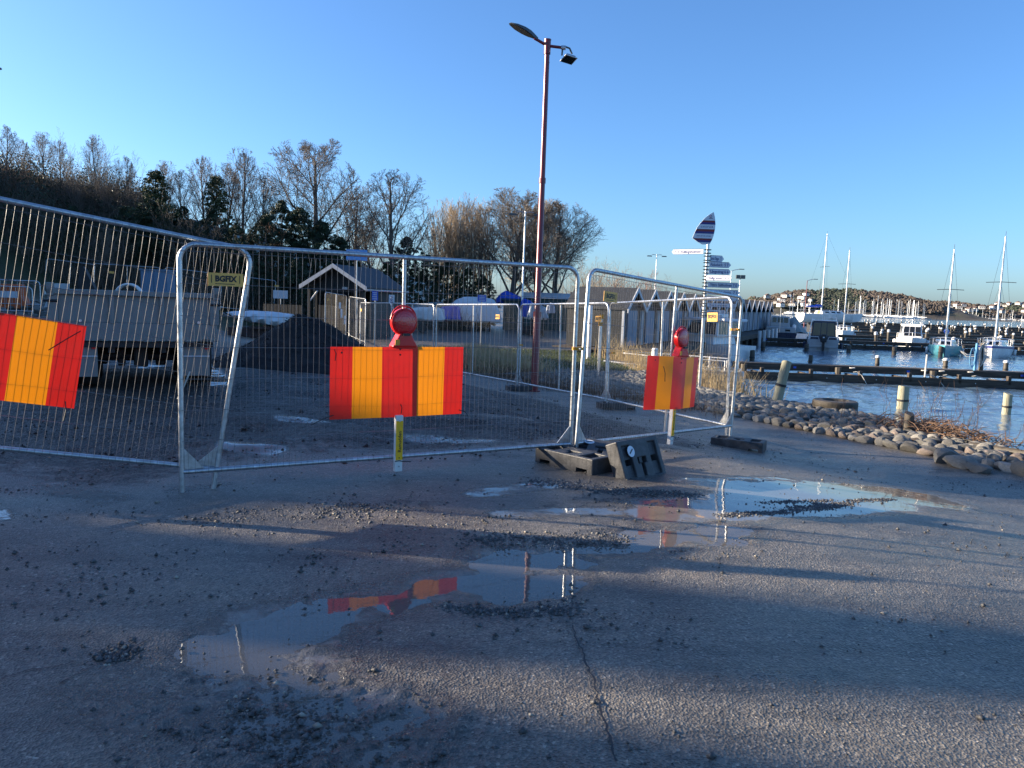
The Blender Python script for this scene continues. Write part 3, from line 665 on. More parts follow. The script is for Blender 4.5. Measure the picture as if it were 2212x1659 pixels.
for src, new, mt in ((('shrub', 8), ('shrub', 18), 'twigred'), (('shrub', 9), ('shrub', 19), 'twiglight'), (('oak', 2), ('oak', 12), 'twiglight')):
    a, b = TREES[src]; b2 = b.copy(); b2.materials.clear(); b2.materials.append(M[mt]); TREES[new] = (a, b2)
# evergreen: leaf clumps through the crown volume
def leaf_crown(name, seed, mat, n, shape, leaf):
    g_ = np.random.default_rng(seed); nc = 380
    cs = []
    while len(cs) < nc:
        z = g_.uniform(.6, 9.6); rmax = shape(z / 10) * (1 + .25 * math.sin(seed + z * 2.1))
        a = g_.uniform(0, 6.28); r = rmax * math.sqrt(g_.uniform(.05, 1)); cs.append((r * math.cos(a), r * math.sin(a), z, .12 + .24 * g_.random()))
    cs = np.array(cs); ci = g_.integers(0, nc, n); off = g_.normal(0, 1, (n, 3)); off /= np.linalg.norm(off, axis=1, keepdims=True); off *= g_.random((n, 1)) ** .5
    c = cs[ci, :3] + off * cs[ci, 3:4] * np.array([[1.2, 1.2, .8]])
    u = g_.normal(0, 1, (n, 3)); u /= np.linalg.norm(u, axis=1, keepdims=True); w = np.cross(u, g_.normal(0, 1, (n, 3))); w /= np.linalg.norm(w, axis=1, keepdims=True)
    s = leaf * g_.uniform(.6, 1.4, (n, 1))
    V = np.stack([c - u * s, c + w * s * .45, c + u * s, c - w * s * .45], 1)
    Fq = (np.arange(n) * 4)[:, None] + np.arange(4)[None]
    return np_mesh(name, V.reshape(-1, 3), Fq, mat)
trunkE = MB().tube([(0, 0, 0), (.05, 0, 3), (0, .05, 6), (0, 0, 9.5)], [.18, .14, .09, .02], 6).mesh('evergreen_trunk', M['bark'], 60)
TREES[('conifer', 1)] = (trunkE, leaf_crown('conifer_crown', 21, M['needle'], 12000, lambda t: 2.6 * (1 - t) ** .8 * min(1, t * 5) + .15, .095))
TREES[('conifer', 2)] = (trunkE, leaf_crown('conifer_crown', 22, M['needle'], 12000, lambda t: 2.3 * (1 - t) ** .65 * min(1, t * 4) + .2, .095))
TREES[('ivy', 1)] = (trunkE, leaf_crown('ivy_crown', 23, M['leafdark'], 44000, lambda t: 2.4 * math.sqrt(max(.02, 1 - (2 * t - .9) ** 2)), .065))
TREES[('ivy', 2)] = (trunkE, leaf_crown('ivy_crown', 24, M['leafdark'], 44000, lambda t: 2.8 * math.sqrt(max(.02, 1 - (2 * t - .8) ** 2)), .065))
def tree(kind, seed, loc, h, rz, label, group, wide=1.0, name=None):
    nm = name or {'oak': 'bare_tree', 'ash': 'bare_tree', 'coppice': 'bare_tree', 'shrub': 'bare_shrub', 'conifer': 'conifer_tree', 'ivy': 'evergreen_tree'}[kind]
    t = thing(nm, label, 'tree' if kind != 'shrub' else 'shrub', loc, rz, group); k = h / 10
    a, b = TREES[(kind, seed)]
    link('trunk', a, t, scale=(k * wide, k * wide, k)); link('crown', b, t, scale=(k * wide, k * wide, k)); return t
def tree_px(kind, seed, px, topy, Yd, rz, label, group=None, wide=1.0):
    p = at(px, topy, Yd); z0 = tz(p.x, p.y) - .05
    return tree(kind, seed, (p.x, p.y, z0), p.z - z0, rz, label, group, wide)
G_T = 'bare trees behind the site'
tree_px('oak', 1, 680, 296, 56, .4, 'tallest bare round-crowned tree behind the gabled hut', G_T, 1.05)
tree_px('ash', 3, 768, 398, 60, 1.2, 'bare tree right behind the tallest round-crowned tree', G_T, 1.0)
tree_px('ash', 4, 858, 363, 56, 2.2, 'bare tree standing alone over the blue-signed hut roof end', G_T, 1.15)
tree_px('ash', 3, 812, 470, 62, 3.0, 'low bare tree between two taller bare trees near the light blue sign', G_T, 1.1)
for i, (x, t_, yd) in enumerate(((945, 425, 60), (985, 418, 62), (1020, 414, 61), (1052, 424, 63))):
    tree_px('coppice', 5 + i % 2, x, t_, yd, i * 1.3, ('leftmost', 'second from left', 'third from left', 'rightmost')[i] + ' pale bare tree in the dense upright row by the twin lamp', 'upright pale trees in a row', 1.05)
tree_px('oak', 2, 1108, 405, 60, .9, 'dark bare tree just left of the red lamp post', G_T, 1.15)
tree_px('oak', 12, 1172, 425, 63, 4.2, 'bare tree behind the red lamp post', G_T, 1.1)
tree_px('oak', 1, 1212, 432, 61, 2.4, 'bare tree right of the red lamp post with branches spreading right', G_T, 1.1)
tree_px('shrub', 19, 1265, 552, 78, .3, 'low bare tree with pale twigs left of the black-roofed shed', G_T, 1.2)
tree_px('shrub', 19, 1300, 556, 80, 2.3, 'low bare birch with white stems above the black shed roof', G_T, 1.2)
tree_px('shrub', 18, 1352, 572, 84, 1.3, 'low reddish bare tree above the black shed roof', G_T, 1.4)
tree_px('shrub', 18, 1384, 585, 86, 3.3, 'small reddish bare shrub left of the far twin lamp', G_T, 1.4)
tree_px('shrub', 7, 1446, 592, 92, .8, 'small grey bare tree right of the far twin lamp', G_T, 1.3)
tree_px('shrub', 9, 1478, 618, 95, .2, 'tiny bare tree left of the signpost', G_T, 1.0)
# left wooded slope
for i, (x, t_, yd, w) in enumerate(((45, 300, 56, .8), (130, 300, 58, .8), (205, 290, 57, .7), (268, 335, 57, .8), (360, 345, 58, .85), (440, 335, 59, .8), (485, 350, 59, .8))):
    tree_px(('ash', 'ash')[i % 2], 3 + i % 2, x, t_, yd, i * 2.1, ('bare tree between the crest tree and the left edge', 'bare tree just right of the forked crest tree', 'bare slender tree beside the tall whips', 'bare tree left of the bare shrub by the conifer', 'bare tree directly behind the pointed conifer', 'bare tree behind the thin pine', 'bare tree right of the thin pine')[i], G_T, w)
tree_px('ash', 4, 8, 268, 52, .5, 'bare tree cut by the left edge of the picture', G_T, .9)
tree_px('ash', 3, 92, 283, 57, 1.7, 'bare forked tree on the hill crest at far left', G_T, .9)
tree_px('shrub', 7, 172, 278, 54, .1, 'tall bare shrub with upright whips on the left slope', G_T, .75)
tree_px('shrub', 8, 236, 312, 55, 1.1, 'bare shrub with thin stems right of the tall whips', G_T, .85)
tree_px('shrub', 9, 290, 350, 55, 4.1, 'bare shrub left of the pointed conifer', G_T, .9)
tree_px('conifer', 1, 335, 362, 53, .4, 'pointed green conifer on the left slope', None, 1.35)
tree_px('ash', 4, 395, 365, 56, 3.6, 'bare tree right of the pointed conifer', G_T, .8)
tree_px('conifer', 2, 468, 372, 56, 2.0, 'thin pine among bare trees left of the tallest tree', None, 1.0)
tree_px('ash', 3, 520, 318, 57, 5.0, 'slender bare tree left of the tallest tree', G_T, .72)
tree_px('ash', 4, 560, 372, 58, 5.7, 'bare tree touching the left side of the tallest tree', G_T, .8)
tree_px('shrub', 8, 430, 420, 50, 2.1, 'bare shrub in front of the thin pine', G_T, .9)
tree_px('shrub', 7, 200, 430, 46, 3.1, 'bare spreading shrub above the dump trailer', G_T, 1.1)
tree_px('shrub', 9, 90, 420, 47, 4.4, 'bare shrub low on the slope at far left', G_T, 1.1)
tree_px('shrub', 18, 545, 470, 50, .4, 'reddish bare shrub left of the hut', G_T, 1.0)
tree_px('shrub', 18, 20, 345, 50, 1.4, 'brown bare shrub on the crest at the left edge', G_T, 1.2)
G_E = 'dark evergreen trees behind the hut'
for i, (x, t_, yd, w) in enumerate(((395, 440, 54, 1.0), (455, 445, 52, 1.0), (610, 425, 53, .55), (575, 455, 50, .9), (648, 440, 52, .5), (700, 470, 52, .7), (735, 505, 53, .8), (775, 560, 55, .9), (880, 505, 58, .75), (835, 560, 55, .9), (925, 545, 57, .8), (968, 560, 58, .9), (1010, 575, 58, 1.0), (1045, 590, 58, 1.0), (330, 430, 52, 1.0), (265, 440, 50, 1.0), (160, 440, 49, 1.1), (60, 400, 52, 1.1), (510, 480, 48, 1.0), (640, 560, 46, 1.3), (560, 560, 46, 1.3))):
    tree_px('ivy', 1 + i % 2, x, t_, yd, i * .9, 'dark evergreen tree in the thicket behind the fences', G_E, max(w, .95))
# thicket covering the slope
n = 2000; tx = nr.uniform(-50, -3, n); ty = nr.uniform(44.5, 66, n); k = (tx > -13) & (ty < 52); tx, ty = tx[~k], ty[~k]
tzv = terrain(tx, ty); segs = []
for x, y, z in zip(tx, ty, tzv):
    hh = rnd.uniform(.9, 2.4)
    for j in range(20):
        a = rnd.uniform(0, 6.28); l = rnd.uniform(.2, .55); b0 = rnd.uniform(0, .4) * hh
        p = Vector((x + rnd.gauss(0, .5), y + rnd.gauss(0, .5), z + b0)); q = p + Vector((math.cos(a) * l, math.sin(a) * l, 1)) * hh * .5 * rnd.uniform(.5, 1)
        q2 = q + Vector((rnd.uniform(-.5, .5), rnd.uniform(-.5, .5), .6)) * hh * .3
        segs.append((*p, *q, .018, .012)); segs.append((*q, *q2, .012, .006))
stuff(link('thicket', seg_mesh('thicket', segs, M['twigdark'], 3)), 'tangled leafless undergrowth covering the left slope', 'undergrowth')
nlf = 150000; lx = nr.uniform(-50, -2, nlf); ly = nr.uniform(45, 64, nlf); k = ((lx > -13) & (ly < 53)) | (vn(lx * .35, ly * .35) < .36); lx, ly = lx[~k], ly[~k]; nlf = len(lx)
lz = terrain(lx, ly) + nr.random(nlf) ** 1.5 * (1.0 + 2.6 * vn2(lx * .4, ly * .4)); c = np.stack([lx, ly, lz], 1)
u = nr.normal(0, 1, (nlf, 3)); u /= np.linalg.norm(u, axis=1, keepdims=True); w = np.cross(u, nr.normal(0, 1, (nlf, 3))); w /= np.linalg.norm(w, axis=1, keepdims=True); s = nr.uniform(.04, .10, (nlf, 1))
V = np.stack([c - u * s, c + w * s * .5, c + u * s, c - w * s * .5], 1)
stuff(link('evergreen_undergrowth', np_mesh('evergreen_undergrowth', V.reshape(-1, 3), (np.arange(nlf) * 4)[:, None] + np.arange(4)[None], M['leafdark'])), 'dark evergreen undergrowth between the trees on the slope', 'undergrowth')
# trees beyond the left edge of the frame: their shade lies over the yard
SHADE = []
for i, y in enumerate((-1, 2, 5, 7.2, 16.4, 18.6, 21, 23.4)):
    SHADE.append(('ivy', -38.5, y, 1.9 + .35 * math.sin(i * 2.2), 2.6))
SHADE += [('ash', -35, 3.2, 5.5, 1.0), ('ash', -36, 20, 5, 1)]
for i, (kd, x, y, h, w) in enumerate(SHADE):
    sdn = {'ivy': 1 + i % 2, 'conifer': 1, 'ash': 3 + i % 2, 'oak': 1 + i % 2, 'shrub': 7 + i % 3}[kd]
    tree(kd, sdn, (x, y, tz(x, y) - .05), h, i * 1.1, 'tree on the wooded slope beyond the left edge of the view', 'trees beyond the left edge', w)

# ------------------------------------------------------------------ far shore, hill and village
def farhill(name, prof, Y0, depth, mats, seed, rough=2.2):
    """prof: (photo x, photo y) skyline at distance Y0+depth*.5"""
    Yc = Y0 + depth * .55; pts = [at(a, b, Yc) for a, b in prof]; px_ = np.array([p.x for p in pts]); pz_ = np.array([p.z for p in pts])
    gx = np.arange(px_[0], px_[-1], 2.5); gy = np.linspace(0, 1, 26); g2 = VN(seed)
    Xg, T = np.meshgrid(gx, gy); H = np.interp(Xg, px_, pz_)
    prof_t = np.interp(T, [0, .03, .12, .55, 1], [-2, .6, 2.2, 1, -.1]); base = np.where(T < .12, np.minimum(prof_t, H), 0)
    Zg = np.where(T < .12, base, np.interp(T, [.12, .3, .55, 1], [.10, .55, 1, -.1]) * H + (1 - np.interp(T, [.12, .55], [0, 1])) * 1.5)
    bump = (.7 * g2(Xg * .22, T * 40) + .7 * g2(Xg * .40 + 9, T * 77)) * rough * ss(.10, .2, T) * ss(1.5, 8, H)
    V = np.stack([Xg.ravel(), (Y0 + depth * T).ravel(), (Zg + bump - rough * .7).ravel()], 1)
    nx, ny = len(gx), len(gy); ix = np.arange(nx * ny).reshape(ny, nx)
    return struct(link(name, np_mesh(name, V, np.stack([ix[:-1, :-1], ix[:-1, 1:], ix[1:, 1:], ix[1:, :-1]], -1).reshape(-1, 4), mats, False)))
M['farwood'] = pm('far_winter_woods', (.075, .063, .048), .9, 0, .5, .07, dirt=(.034, .045, .025), dscale=.035, damt=.9)
M['farwood2'] = pm('far_village_slope', (.10, .083, .066), .9, 0, .4, .07, dirt=(.045, .055, .035), dscale=.04, damt=.9)
farhill('wooded_hill', [(1560, 660), (1620, 648), (1680, 637), (1730, 629), (1790, 627), (1850, 626), (1900, 632), (1950, 640), (1985, 648), (2010, 668), (2050, 684)], 590, 190, M['farwood'], 31, 3.2)
farhill('village_hill', [(1880, 672), (1940, 664), (1985, 657), (2040, 652), (2090, 655), (2130, 664), (2170, 656), (2212, 660), (2300, 650), (2500, 650)], 900, 260, M['farwood2'], 33, 4.0)

# woods on the far hills: crowns too far off to tell apart
from mathutils.bvhtree import BVHTree
HB = {n_: BVHTree.FromPolygons([v.co for v in bpy.data.objects[n_].data.vertices], [p_.vertices for p_ in bpy.data.objects[n_].data.polygons]) for n_ in ('wooded_hill', 'village_hill')}
crown_p = {'wooded_hill': [], 'village_hill': []}
for i in range(13000):
    nm_ = 'wooded_hill' if i < 9500 else 'village_hill'
    px_, py_ = (rnd.uniform(1600, 2040), rnd.uniform(622, 684)) if i < 9500 else (rnd.uniform(1960, 2240), rnd.uniform(648, 690))
    loc, nn, fi, ds_ = HB[nm_].ray_cast(Vector((0, 0, CH)), ray(px_, py_).normalized())
    if loc is not None and loc.z > 2.5: crown_p[nm_].append((loc.x, loc.y + rnd.uniform(0, 5), loc.z + .8))
M['crownbrown'] = pm('far_bare_crowns', (.088, .070, .054), .95, 0, .4, .05); M['crowngreen'] = pm('far_green_crowns', (.036, .048, .030), .95, 0, .4, .05)
for nm_, frac in (('wooded_hill', .42), ('village_hill', .4)):
    A_ = np.array(crown_p[nm_]); g_ = (vn(A_[:, 0] * .025 + 50, A_[:, 1] * .02 + 50) + nr.normal(0, .10, len(A_))) < frac
    for mk_, mt_, lb_ in ((~g_, 'crownbrown', 'brown bare'), (g_, 'crowngreen', 'dark green')):
        sz_ = nr.uniform(1.0, 2.2, int(mk_.sum())) * (1.0 if nm_ == 'wooded_hill' else 1.3)
        stuff(pebbles('far_woods', A_[mk_], sz_, M[mt_]), lb_ + (' woods covering the low hill across the water' if nm_ == 'wooded_hill' else ' trees among the houses on the far right slope'), 'woods')
# ================================================================== THINGS
# ------------------------------------------------------------------ construction fence panels
def arc(cx, cz, r, a0, a1, n=6): return [(cx + r * math.cos(R(a0 + (a1 - a0) * i / n)), 0, cz + r * math.sin(R(a0 + (a1 - a0) * i / n))) for i in range(n + 1)]
def fence_panel(label, BL, BR, H=2.0, wires=True, plate=None, step=.05, group=None, fr=.0215, Mx=None, gusset=True, hspace=.253):
    BL = Vector(BL); BR = Vector(BR); u = (BR - BL).normalized(); W = (BR - BL).length
    v = (Vector((0, 0, 1)) - u * u.z).normalized(); nn = v.cross(u)
    B = Matrix((u, nn, v)).transposed().to_4x4(); B.translation = BL
    t = thing('site_fence', label, 'fence panel', M=B, group=group); rc = .13
    MB().tube([(0, 0, 0), (0, 0, H - rc)] + arc(rc, H - rc, rc, 180, 90) + arc(W - rc, H - rc, rc, 90, 0) + [(W, 0, 0)], fr, 10 if wires == 'parts' else 6).build('frame', M['galv'], t, 50)
    MB().tube([(0, 0, .17), (W, 0, .17)], fr * .95, 8).build('bottom_rail', M['galv'], t, 50)
    MB().tube([(W / 2, .012, .17), (W / 2, .012, H)], fr * .85, 8).build('centre_post', M['galv'], t, 50)
    if gusset:
        for x0, sg in ((fr, 1), (W - fr, -1)):
            MB().prism([(x0, .19), (x0 + sg * .15, .19), (x0, .36)], -.004, .004).build('gusset', M['galv'], t)
    nv = int(W / step); rg = random.Random(int(abs(BL.x * 1000)) + 5); wr = .0013 if wires == 'parts' else .0012
    zs = [.17 + hspace * k for k in range(1, 8) if .17 + hspace * k < H - .04]
    if wires == 'parts':
        for i in range(1, nv):
            x = W * i / nv; k = rg.random(); off = rg.choice((-1, 1)) * rg.uniform(.012, .028) if k < .16 else rg.uniform(-.003, .003)
            zt = H + fr * .6; mid = [(x + rg.uniform(-.003, .003), -fr, z) for z in zs[:-1]] + [(x + off, -fr - .002, zs[-1]), (x + off * .8, -fr, H - .14)]
            MB().tube([(x, -fr - .002, .15), (x, -fr - .002, .2)] + mid + [(x, -fr * 1.02, H - .03), (x, -fr * 1.05, H + .002), (x, -fr * .4, zt)], wr, 4).build('wire', M['wire'], t, 60)
        for z in zs:
            MB().tube([(0, -fr - .006, z)] + [(W * j / 8, -fr - .006 + rg.uniform(-.004, .004), z + rg.uniform(-.006, .006)) for j in range(1, 8)] + [(W, -fr - .006, z)], wr * 1.6, 4).build('wire', M['wire'], t, 60)
    else:
        mb = MB()
        for i in range(1, nv): x = W * i / nv; mb.tube([(x, -fr, .17), (x, -fr, H)], wr, 3, caps=False)
        for z in zs: mb.tube([(0, -fr - .006, z), (W, -fr - .006, z)], wr * 1.2, 3, caps=False)
        o = mb.build('wire_mesh', M['wire'], t); o['kind'] = 'stuff'
    if plate:
        for (pu, pv, pw, ph, txt) in plate:
            pl = MB().box((0, 0, 0), (pw, .004, ph)).build('name_plate', M['gold'], t, M=Matrix.Translation((pu, -fr - .012, pv)))
            if txt:
                text('BGFIX', ph * .60, M['black'], pl, Matrix.Translation((0, -.0035, ph * .04)) @ XZ, .003 * ph / .1, sx=.95)
                MB().box((-pw * .40, -.003, ph * .04), (pw * .02, .002, ph * .6)).box((pw * .40, -.003, ph * .04), (pw * .02, .002, ph * .6)).box((-.02 * pw, -.003, -ph * .33), (pw * .55, .002, ph * .05)).build('print', M['black'], pl)
    t['W'] = W
    return t
ZJ = .0
mainL = onz(393, 1064, 0.0); mainL = Vector((mainL.x, mainL.y, 0))
mainR = at(1231, 993, 7.98)
panel_main = fence_panel('mesh fence panel facing us with the wide striped board in its middle', mainL, mainR, wires='parts', plate=[(.34, 1.73, .27, .105, True)])
c2 = at(1243, 992, 8.0); cR = at(1577, 945, 10.9)
panel_right = fence_panel('mesh fence panel running back to the right corner behind the toppled blocks', c2, cR, wires='parts', plate=[(.38, 1.74, .26, .11, True)])
lr = onz(461, 1056, 0.0); lc = at(-6, 1016, 5.68)                     # right foot and middle foot of the tilted left panel
lu = (lc - lr).normalized(); lL = lr + lu * 3.78
panel_left = fence_panel('tilted mesh fence panel at the left in front of the dump trailer', lL, Vector((lr.x, lr.y, 0)), wires='parts', plate=None)
# inner fence along the shore
def inner(px0, ty0, Y0, px1, ty1, Y1, label, plates, **kw):
    a = at(px0, ty0, Y0); b = at(px1, ty1, Y1); a.z -= 2.0; b.z -= 2.0
    return fence_panel(label, a, b, wires='joined', plate=plates, step=kw.pop('step', .065), **kw)
G_I = 'sunlit fence panels along the shore'
inner(1322, 655, 14.6, 1588, 642, 10.95, 'sunlit fence panel behind the right striped board', [(3.45, 1.72, .26, .13, True)], group=G_I)
inner(1128, 658, 18.0, 1318, 655, 14.7, 'sunlit fence panel behind the red lamp post', [(3.4, 1.7, .22, .11, True)], group=G_I)
inner(944, 658, 22.4, 1123, 658, 18.1, 'fence panel in front of the dry grass tuft left of the red lamp post', [(3.9, 1.7, .22, .11, True)], group=G_I)
inner(850, 655, 27.2, 938, 658, 22.5, 'fence panel behind the middle red warning lamp', [(.3, 1.7, .22, .11, False)], group=G_I)
inner(779, 654, 32.5, 846, 655, 27.3, 'bright sunlit fence panel left of the middle red warning lamp', [(.3, 1.7, .22, .11, False)], group=G_I, step=.045)
inner(755, 641, 37.0, 790, 646, 33.0, 'narrow sunlit fence panel right of the gravel pile top', None, group=G_I, step=.04)
pa = inner(702, 631, 33.0, 748, 638.5, 36.5, 'fence panel with paper notices beside the gravel pile', [(.3, 1.7, .2, .1, False)], group=G_I, step=.08)
for x, z, w, h in ((2.2, 1.5, .35, .28), (2.5, 1.15, .3, .4), (3.1, .85, .3, .4)): MB().box((x, -.04, z), (w, .006, h)).build('notice', M['signwhite'], pa)
G_B = 'fence panels at the back left'
for i, (a, b, c_, d_, e, f) in enumerate(((92, 558, 40, 197, 571, 41), (201, 569, 41, 343, 578, 41.5), (350, 577, 41.5, 470, 592, 43), (474, 592, 43, 590, 606, 44.5))):
    inner(a, b, c_, d_, e, f, 'back fence panel standing beyond the ' + ('trailer, leftmost' if i == 0 else 'trailer, by the white pipe coil' if i == 1 else 'trailer, in front of the blue-grey cabinet' if i == 2 else 'white tarpaulin'), [(3.0, 1.7, .25, .12, False)], group=G_B, step=.1)
# clamps
def clamp(p, rz, label, s=1.0):
    t = thing('fence_clamp', label, 'clamp', p, rz, 'fence clamps')
    for sg in (-1, 1): MB().lathe([(.028 * s, -.016), (.028 * s, .016)], 12, Matrix.Translation((sg * .036 * s, 0, 0))).build('ring', M['amber'], t, 40)
    MB().box((0, -.012, 0), (.05 * s, .03, .028)).build('bridge', M['amber'], t); MB().lathe([(.009, 0), (.009, .05)], 6, Matrix.Translation((0, -.02, 0)) @ Matrix.Rotation(R(90), 4, 'X')).build('bolt', M['galv'], t)
clamp(at(1248, 753, 7.97), R(20), 'amber clamp joining the two gate posts', 1.0)
clamp(at(1322, 762, 14.6), R(-60), 'amber clamp behind the right gate posts', 1.2)
clamp(at(1125, 745, 18.0), R(-60), 'amber clamp on the posts left of the red lamp post', 1.2)
clamp(at(1588, 712, 10.9), R(-20), 'amber clamp at the right fence corner', 1.1)
# ------------------------------------------------------------------ striped barrier boards with lamp and marker post
def striped_board(panel, label, uc, vc, bend, k=.82, which='left'):
    Mt = panel.matrix_world
    t = thing('barrier_board', label, 'barrier board', M=Mt @ Matrix.Translation((uc, -.05, vc)))
    ed = [-.78, -.54, -.21, .21, .54, .78]; mb = MB(); n = 24
    def yy(x, z): return -bend * (1 - (abs(x) / .78) ** 1.4) + .004 * math.sin(x * 5 + z * 3)
    xs_ = sorted(set([round(-.78 + 1.56 * i / n, 4) for i in range(n + 1)] + ed)); zs_ = [-.32, -.16, 0, .16, .32]
    for i in range(len(xs_) - 1):
        a, b = xs_[i], xs_[i + 1]; mid = (a + b) / 2; si = sum(mid > e for e in ed[1:-1]); mi = si % 2
        for j in range(4):
            z0, z1 = zs_[j], zs_[j + 1]
            mb.add([(a, yy(a, z0), z0), (b, yy(b, z0), z0), (b, yy(b, z1), z1), (a, yy(a, z1), z1)], [(0, 1, 2, 3)], mi)
    mb.v = [(x * k, y, z) for x, y, z in mb.v]; bd = mb.build('stripe_plate', [M['red'], M['yel']], t, 70, weld=True)
    pm_ = M['black']
    ties = {'left': [(.74, .28, .50, .10), (.70, -.27, .71, -.42)], 'middle': [(-.74, .30, -.73, .20), (.01, -.20, .02, -.29), (-.74, -.28, -.98, -.36), (.74, -.28, .86, -.34)], 'right': [(-.46, .20, -.40, .02), (.74, -.27, 1.1, -.40)]}[which]
    for a, b, c_, d_ in ties:
        a *= k; c_ *= k
        MB().tube([(a, yy(min(.78, max(-.78, a)), b) - .006, b), ((a + c_) / 2 + .01, yy(min(.78, max(-.78, (a + c_) / 2)), 0) - .010, (b + d_) / 2 + .012), (c_, yy(min(.78, max(-.78, c_)), 0) - .006, d_)], .004, 5).build('cable_tie', pm_, t)
    for x, z in ((0, .30), (0, .25), (-.66 * k, .27)): MB().lathe([(.009, 0), (.006, .006)], 8, Matrix.Translation((x, yy(x, z) - .004, z)) @ Matrix.Rotation(R(90), 4, 'X')).build('bolt', pm_, t)
    return t, yy(0, 0)
def warning_lamp(panel, uc, vc, y, label, turn=0.0, s=1.0):
    t = thing('warning_lamp', label, 'warning lamp', M=panel.matrix_world @ Matrix.Translation((uc, y, vc)) @ Matrix.Rotation(turn, 4, 'Z') @ Matrix.Scale(s, 4))
    MB().prism([(-.125, 0), (.125, 0), (.075, .085), (.055, .125), (-.055, .125), (-.075, .085)], -.055, .055).build('housing', M['redplastic'], t, 30, .012)
    MB().prism([(-.075, .012), (.075, .012), (.05, .07), (-.05, .07)], -.060, -.050).build('battery_cover', M['redplastic'], t, None, .004)
    Rx = Matrix.Translation((0, 0, .225)) @ Matrix.Rotation(R(90), 4, 'X')
    MB().lathe([(.117, -.04), (.125, -.02), (.125, .022), (.112, .030), (.108, .024)], 32, Rx).build('ring', M['redplastic'], t, 40)
    prof = [(.11, .022), (.107, .030), (.098, .034), (.096, .032), (.078, .037), (.076, .035), (.055, .039), (.053, .037), (.03, .040), (.0, .041)]
    MB().lathe(prof, 32, Rx).build('lens', M['lens'], t, 30)
    MB().lathe(prof, 32, Rx @ Matrix.Scale(-1, 4, (0, 0, 1))).build('lens', M['lens'], t, 60)
    MB().tube([(-.128 * math.cos(R(a)) * (1.0), 0, .225 + .135 * math.sin(R(a)) + (.012 if 20 < a < 160 else 0)) for a in range(10, 171, 10)], .009, 8).build('handle', M['redplastic'], t, 50)
    MB().box((-.135 * .62, -.058, .045), (.045, .004, .05)).build('sticker', M['amber'], t)
    MB().box((0, -.062, .115), (.07, .02, .022)).build('clip', M['black'], t)
    return t
def marker_post(panel, uc, v0, v1, y, label):
    t = thing('marker_post', label, 'marker post', M=panel.matrix_world @ Matrix.Translation((uc, y, v0)))
    L = v1 - v0
    MB().box((0, 0, L / 2), (.072, .05, L)).build('bar', M['white'], t, None, .006)
    MB().box((0, -.027, .29), (.066, .004, .36)).build('sleeve', M['ylabel'], t)
    text('Ramudden', .046, M['black'], t, Matrix.Translation((.004, -.031, .28)) @ XZ @ Matrix.Rotation(R(90), 4, 'Z'), .0006)
    MB().lathe([(.006, 0), (.006, .002)], 8, Matrix.Translation((0, -.0295, .13)) @ Matrix.Rotation(R(90), 4, 'X')).build('print', M['black'], t)
    for z in (.05, L - .05): MB().lathe([(.008, 0), (.008, .008)], 8, Matrix.Translation((0, -.026, z)) @ Matrix.Rotation(R(90), 4, 'X')).build('bolt', M['galv'], t)
    MB().tube([(-.04, -.03, .10), (0, -.033, .105), (.04, -.03, .095), (.12, -.02, .085)], .004, 5).build('cable_tie', M['black'], t)
def plane_uv(panel, px, py):
    Mi = panel.matrix_world.inverted(); o = Mi @ Vector((0, 0, CH)); d = (Mi.to_3x3() @ ray(px, py)); k = (-.05 - o.y) / d.y; q = o + d * k; return q.x, q.z
whw = {'left': .80, 'middle': .82, 'right': .82}
for pn, cx_, cy_, bend, what, lt in ((panel_main, 862, 825, .02, 'middle', 0), (panel_right, 1452, 826, .10, 'right', .35), (panel_left, -34, 766, .02, 'left', 0)):
    u_, v_ = plane_uv(pn, cx_, cy_)
    what2 = {'middle': 'red and yellow striped barrier board in the middle of the gate', 'right': 'bent red and yellow striped board on the right fence panel', 'left': 'red and yellow striped board cut by the left picture edge'}[what]
    tb, y0 = striped_board(pn, what2, u_, v_, bend, whw[what], what)
    warning_lamp(pn, u_ + {'middle': .03, 'right': .08, 'left': -.12}[what], v_ + .32, -.05 + y0 * .4, {'middle': 'round red warning lamp above the middle striped board', 'right': 'red warning lamp turned sideways above the right striped board', 'left': 'red warning lamp above the left striped board, cut off'}[what], R(4) if what == 'middle' else R(-4) if what == 'right' else 0)
    marker_post(pn, u_ - .01 + (.09 if what == 'left' else -.03 if what == 'right' else 0), .05, v_ - .30, -.085 if what != 'right' else -.11, {'middle': 'white marker post with yellow sleeve under the middle striped board', 'right': 'white marker post with yellow sleeve under the right striped board', 'left': 'white and yellow marker post at the left picture edge'}[what])
# chain and strap on the left gate post
t = thing('gate_chain', 'chain and strap hanging from the left gate post', 'chain', at(389, 862, 6.15))
p0 = at(410, 803, 6.12) - t.location; p1 = at(384, 862, 6.12) - t.location
MB().tube([p0, p0.lerp(p1, .5) + Vector((.008, 0, .01)), p1], .007, 6).build('strap', M['rope'], t)
for i in range(14):
    z = -i * .024; a = R(90 if i % 2 else 0)
    MB().tube([(p1.x + .02 + .004 * math.cos(q) * math.cos(a) + .003 * i * .1, .004 * math.cos(q) * math.sin(a), p1.z + .13 + z - .10 + .016 * math.sin(q)) for q in [k * math.pi / 4 for k in range(9)]], .0022, 4, caps=False).build('link', M['galv'], t)

